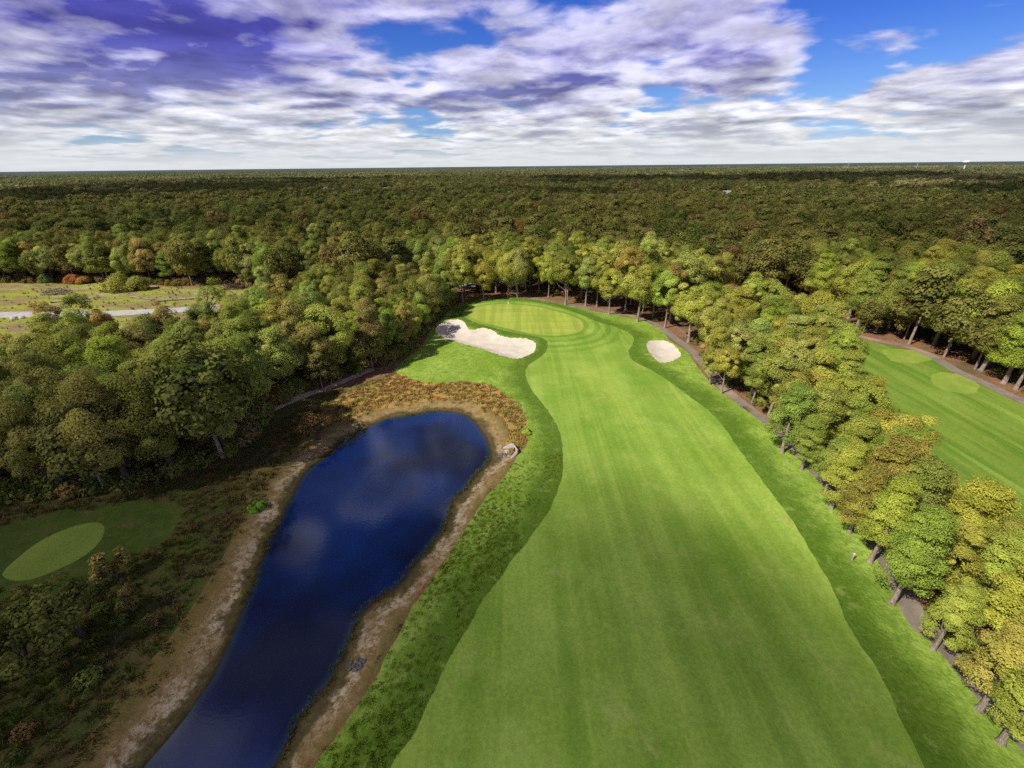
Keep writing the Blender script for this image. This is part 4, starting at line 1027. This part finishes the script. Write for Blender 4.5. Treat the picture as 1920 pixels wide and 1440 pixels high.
# distant roofs, water tower and masts
ROOF = simple_mat('pale roof', (0.55, 0.54, 0.53), 0.8, 0.1); WALLM = simple_mat('house siding', (0.66, 0.64, 0.60), 0.8, 0.08); GLASS = simple_mat('dark glass', (0.03, 0.035, 0.04), 0.2, 0.1, 3, 0.5)
hl = ['pale roofed house in the wood above the tree belt', 'white house among the far trees at the right', 'small house just right of the far white house', 'house with pale walls in the wood at the left', 'house right of the pale-walled one in the wood']
for (hx, hy), lb, hr in zip(HXY, hl, (0.3, -0.2, 0.5, 0.9, 0.1)):
    r = empty('house', (hx, hy, 0), hr); w_, d_, h_ = 13, 9, 6.2
    g = Geo(); g.box((0, 0, h_ / 2 - 0.2), (w_, d_, h_ + 0.4)); g.add([(-w_ / 2, -d_ / 2, h_), (-w_ / 2, d_ / 2, h_), (-w_ / 2, 0, h_ + 3.0), (w_ / 2, -d_ / 2, h_), (w_ / 2, d_ / 2, h_), (w_ / 2, 0, h_ + 3.0)], None, [(0, 2, 1), (3, 4, 5)]); link('wall', g.mesh('house wall', WALLM), r)
    g = Geo()
    for sg in (-1, 1): g.add([(-w_ / 2 - 0.4, sg * (d_ / 2 + 0.5), h_ - 0.2), (w_ / 2 + 0.4, sg * (d_ / 2 + 0.5), h_ - 0.2), (w_ / 2 + 0.4, 0, h_ + 3.15), (-w_ / 2 - 0.4, 0, h_ + 3.15)], [(0, 1, 2, 3)])
    rf = link('roof', g.mesh('house roof', ROOF), r); g = Geo(); g.box((3, 1.2, h_ + 3.0), (0.8, 0.8, 2.2)); link('chimney', g.mesh('chimney', DWOOD), rf)
    for wx in (-4, -1.4, 1.4, 4):
        for wz_ in (1.6, 4.4):
            g = Geo(); g.box((wx, -d_ / 2 - 0.02, wz_), (1.1, 0.08, 1.4)); link('window', g.mesh('house window', GLASS), r)
    tag(r, lb, 'house')
def away(px, D):
    x, y = gp(px, 380); k = D / math.hypot(x, y); return (x * k, y * k, 0)
r = empty('water_tower', away(1782, 1900)); g = Geo(); g.tube([(0, 0, 0), (0, 0, 4), (0, 0, 30), (0, 0, 34)], [3.6, 1.9, 1.7, 2.8], 18, False); link('shaft', g.mesh('tower shaft', WHITE, True), r)
g = Geo(); a_ = np.linspace(-1.3, 1.57, 12); g.tube(np.c_[np.zeros(12), np.zeros(12), 38 + 4.2 * np.sin(a_)], 8.5 * np.cos(a_) + 0.02, 24); link('tank', g.mesh('tower tank', WHITE, True), r)
tag(r, 'white mushroom shaped water tower on the horizon at the right', 'water tower')
MET = simple_mat('mast steel', (0.45, 0.46, 0.48), 0.6, 0.1)
for px, D, H, lb in ((1695, 2600, 46, 'thin mast on the horizon left of the water tower'), (1570, 2700, 44, 'thin mast on the horizon above the right woods'), (815, 2300, 40, 'thin mast on the horizon above the left of the green'), (1002, 2400, 40, 'thin mast on the horizon straight above the green')):
    r = empty('radio_mast', away(px, D)); g = Geo(); g.tube([(0, 0, 0), (0, 0, H * 0.5), (0, 0, H)], [1.3, 0.9, 0.4], 6); link('pole', g.mesh('mast pole', MET), r)
    g = Geo(); g.box((0, 0, H - 3), (3.2, 0.5, 0.6)); g.box((0, 0, H - 6), (2.6, 0.5, 0.6)); link('antenna_arms', g.mesh('mast arms', MET), r); tag(r, lb, 'mast')

# ------------------------------------------------------------------ sky, sun, clouds
SUN_EL, SUN_AZ = math.radians(46), math.atan2(-0.87, -0.50)      # direction towards the sun: (-.87, -.50)
sv = np.array([math.cos(SUN_EL) * -0.867, math.cos(SUN_EL) * -0.498, math.sin(SUN_EL)])
sl = bpy.data.lights.new('sun', 'SUN'); sl.energy = 5.0; sl.angle = math.radians(0.5); sl.color = (1.0, 0.945, 0.85)
so = bpy.data.objects.new('sun', sl); COL.objects.link(so)
so.rotation_euler = Vector(-sv).to_track_quat('-Z', 'Y').to_euler(); so.location = (-300, -200, 300)

wd = bpy.data.worlds.new('World'); S.world = wd; wd.use_nodes = True
wd.node_tree.nodes.clear(); t = NT(wd.node_tree); wo = t.new('ShaderNodeOutputWorld')
dirv = t.new('ShaderNodeTexCoord').outputs['Generated']
sep = t.new('ShaderNodeSeparateXYZ'); t.put(sep.inputs[0], dirv); dx, dy, dz = sep.outputs
sky = t.new('ShaderNodeTexSky', sky_type='NISHITA'); sky.sun_disc = False; sky.sun_elevation = SUN_EL; sky.sun_rotation = SUN_AZ
sky.air_density = 1.0; sky.dust_density = 0.3; sky.ozone_density = 2.0
bg1 = t.new('ShaderNodeBackground'); bg1.inputs[1].default_value = 0.11
hs = t.new('ShaderNodeHueSaturation'); hs.inputs['Saturation'].default_value = 1.1; t.l.new(sky.outputs[0], hs.inputs['Color']); t.put(bg1.inputs[0], t.mix(1.0, hs.outputs[0], t.mix(t.ramp(dz, 0.3, 0.6), t.mix(t.ramp(dz, 0.08, 0.24), (0.48, 0.66, 1.1, 1), (0.24, 0.44, 1.1, 1)), (0.07, 0.13, 0.42, 1)), 'MULTIPLY'))
zp = t.math('ADD', t.math('MAXIMUM', dz, 0.0), 0.12)
cmb = t.new('ShaderNodeCombineXYZ'); t.put(cmb.inputs[0], t.math('DIVIDE', dx, zp)); t.put(cmb.inputs[1], t.math('DIVIDE', dy, zp)); P = cmb.outputs[0]
big = t.noise(P, 0.20, 3, 0.5)
def spot(px, py, c0, c1):
    d = fw + RT * ((px - 960) / F) + UP * ((720 - py) / F); d = d / np.linalg.norm(d)
    return t.ramp(t.vm('DOT_PRODUCT', dirv, tuple(d)), math.cos(math.radians(c0)), math.cos(math.radians(c1)))
# two noise fields make heaped clouds: billows with lit upper edges over grey-violet bases
def field(off):
    Q = t.vm('ADD', P, off)
    a = t.noise(Q, 0.98, 3, 0.5, 0.35); b = t.noise(Q, 3.0, 7, 0.56, 0.25)
    return t.math('ADD', t.math('MULTIPLY', a, 0.70), t.math('MULTIPLY', b, 0.30))
mid = field((5.3, 1.7, 0)); mid2 = field((5.3 + 0.02, 1.7 - 0.17, 0.05))
clear_r = spot(1780, 30, 15, 4); clear_m = spot(1480, 165, 8, 2); dense = spot(200, 70, 26, 6)
cov = t.math('ADD', t.math('MULTIPLY', mid, 0.75), t.math('MULTIPLY', big, 0.40))
cov = t.math('SUBTRACT', cov, t.math('MULTIPLY', clear_r, 0.11)); cov = t.math('SUBTRACT', cov, t.math('MULTIPLY', clear_m, 0.06)); cov = t.math('ADD', cov, t.math('MULTIPLY', t.math('MULTIPLY', dense, 0.09), t.ramp(dz, 0.05, 0.14)))
low_r = spot(1850, 200, 11, 3); low_m = spot(1480, 235, 9, 2); dark_l = spot(560, 150, 20, 5)
low_r = t.math('MULTIPLY', low_r, t.ramp(dz, 0.11, 0.17, 1.0, 0.0)); cov = t.math('ADD', cov, t.math('MULTIPLY', low_r, 0.13)); cov = t.math('ADD', cov, t.math('MULTIPLY', low_m, 0.08))
cov = t.math('ADD', cov, 0.02)
mask = t.ramp(cov, 0.495, 0.575)
grad = t.math('MULTIPLY', t.math('SUBTRACT', mid, mid2), 7.2)
thick = t.ramp(cov, 0.56, 0.72)
shade = t.math('SUBTRACT', t.math('ADD', grad, 0.78), t.math('MULTIPLY', thick, t.math('ADD', 0.66, t.math('MULTIPLY', t.math('MULTIPLY', t.math('ADD', dense, dark_l), 0.14), t.ramp(dz, 0.07, 0.16)))), None, True)
up = t.ramp(dz, 0.03, 0.20)
darkc = t.mix(up, (0.32, 0.35, 0.47), (0.085, 0.085, 0.44)); litc = t.mix(up, (0.93, 0.94, 0.96), (0.66, 0.65, 0.93))
cc = t.mix(shade, darkc, litc)
cc = t.mix(1.0, cc, t.ramp(t.noise(t.vm('ADD', P, (9, 4, 0)), 2.2, 6, 0.6, 0.3), 0.3, 0.7, 0.72, 1.25), 'MULTIPLY')
pat = t.noise(P, 1.9, 4, 0.5, 0.3)
def mirrored(px, py, c0):
    d = fw + RT * ((px - 960) / F) + UP * ((720 - py) / F); d = d / np.linalg.norm(d); d[2] = -d[2]
    return t.ramp(t.vm('DOT_PRODUCT', dirv, tuple(d)), math.cos(math.radians(c0)), 1.0)
for px_, py_, c_, k_ in ((740, 930, 8, 0.30), (855, 825, 5, 0.28), (560, 1030, 5, 0.18), (640, 860, 5, -0.2), (770, 1000, 5, -0.3), (690, 1060, 6, -0.25), (450, 1200, 7, -0.2)):
    pat = t.math('ADD', pat, t.math('MULTIPLY', mirrored(px_, py_, c_), k_))
cc = t.mix(t.ramp(dz, 0.32, 0.5), cc, t.mix(t.ramp(pat, 0.46, 0.74), (0.03, 0.04, 0.13), (1.45, 1.45, 1.6)))
cc = t.mix(t.ramp(dz, 0.0, 0.09, 0.92, 0.0), cc, (0.74, 0.765, 0.79))
bg2 = t.new('ShaderNodeBackground'); t.put(bg2.inputs[0], cc); bg2.inputs[1].default_value = 1.0
hzm = t.math('MAXIMUM', t.math('MULTIPLY', mask, t.ramp(dz, 0.32, 0.5, 1.0, 0.0)), t.math('MAXIMUM', t.math('MULTIPLY', t.ramp(dz, 0.32, 0.5), t.math('MULTIPLY', t.ramp(pat, 0.44, 0.62), t.ramp(dz, 0.72, 0.9, 1.0, 0.25))), t.ramp(dz, 0.0, 0.06, 0.95, 0.0)))
ms = t.new('ShaderNodeMixShader'); t.put(ms.inputs[0], hzm); t.l.new(bg1.outputs[0], ms.inputs[1]); t.l.new(bg2.outputs[0], ms.inputs[2]); t.l.new(ms.outputs[0], wo.inputs[0])

# unseen cloud sheet, added and shaped so its shadows darken chosen ground
CZ = 460.0; off = sv[:2] * (CZ / sv[2])
xs = np.arange(-1250, 750, 9.0); ys = np.arange(-420, 1150, 9.0)
CX, CY = np.meshgrid(xs, ys); CPt = np.c_[CX.ravel(), CY.ravel()]; GPt = CPt - off      # land below, along the sunlight
def blob(cx, cy, rx, ry, a=0.0, soft=0.55):
    x, y = GPt[:, 0] - cx, GPt[:, 1] - cy; c, s_ = math.cos(a), math.sin(a); u, v = x * c + y * s_, -x * s_ + y * c
    return 1 - ss(1 - soft, 1 + soft, np.hypot(u / rx, v / ry))
den = np.zeros(len(GPt))
def add_shadow(b, k): global den; den = 1 - (1 - den) * (1 - k * b)
add_shadow(blob(-64, 14, 54, 47), 0.86)
add_shadow(blob(-80, 62, 46, 24), 0.32)
add_shadow(blob(-2, 0, 18, 42, 0.0, 0.85), 0.68)
farm = ss(165, 240, GPt[:, 1] + 0.12 * np.abs(GPt[:, 0] - 60) * 0 + 14 * vnoise(GPt, 81, 0.02))
fn = 0.5 + 0.5 * vnoise(GPt * np.array([0.5, 1.0]), 82, 0.012)
add_shadow(farm * (0.40 + 0.58 * ss(0.32, 0.62, fn)), 0.97)
add_shadow(blob(190, 190, 70, 55), 0.5)
edge = ss(0, 160, np.minimum.reduce([CPt[:, 0] - xs[0], xs[-1] - CPt[:, 0], CPt[:, 1] - ys[0], ys[-1] - CPt[:, 1]]))
den *= edge
nx, ny = len(xs), len(ys); I = np.arange(nx * ny).reshape(ny, nx)
quads = np.stack([I[:-1, :-1], I[:-1, 1:], I[1:, 1:], I[1:, :-1]], -1).reshape(-1, 4)
czz = CZ + 14 * vnoise(CPt, 91, 0.02) + 30 * den
keepq = den[quads].max(1) > 0.01
def shadow_sheet_material():
    mt, tt, o = material('shadow sheet vapour'); d = tt.attr('shadow_amount'); n = tt.noise(tt.pos(), 0.02, 6, 0.6)
    dd = tt.math('MULTIPLY', d, tt.ramp(n, 0.25, 0.6, 0.75, 1.0), None, True)
    a = tt.new('ShaderNodeBsdfTransparent'); b = tt.new('ShaderNodeBsdfTranslucent'); c = tt.new('ShaderNodeBsdfDiffuse')
    tt.put(b.inputs[0], (0.22, 0.23, 0.27)); tt.put(c.inputs[0], (0.6, 0.6, 0.62))
    m1 = tt.new('ShaderNodeMixShader'); m1.inputs[0].default_value = 0.5; tt.l.new(b.outputs[0], m1.inputs[1]); tt.l.new(c.outputs[0], m1.inputs[2])
    m2 = tt.new('ShaderNodeMixShader'); tt.put(m2.inputs[0], dd); tt.l.new(a.outputs[0], m2.inputs[1]); tt.l.new(m1.outputs[0], m2.inputs[2]); tt.l.new(m2.outputs[0], o.inputs[0]); return mt
cl = link('shadow_cloud_sheet', mesh_arrays('shadow cloud sheet', np.c_[CPt, czz], quads[keepq], None, [shadow_sheet_material()], None, {'shadow_amount': ('POINT', den)}, True)); cl['kind'] = 'structure'

# ------------------------------------------------------------------ render settings
S.view_settings.view_transform = 'Standard'; S.view_settings.look = 'None'; S.view_settings.exposure = 0; S.view_settings.gamma = 1
S.render.engine = 'CYCLES'
c = S.cycles; c.max_bounces = 5; c.diffuse_bounces = 2; c.glossy_bounces = 2; c.transmission_bounces = 3; c.transparent_max_bounces = 8
c.use_adaptive_sampling = True; c.adaptive_threshold = 0.02; c.use_denoising = False
c.sample_clamp_indirect = 4.0
c.caustics_reflective = False; c.caustics_refractive = False
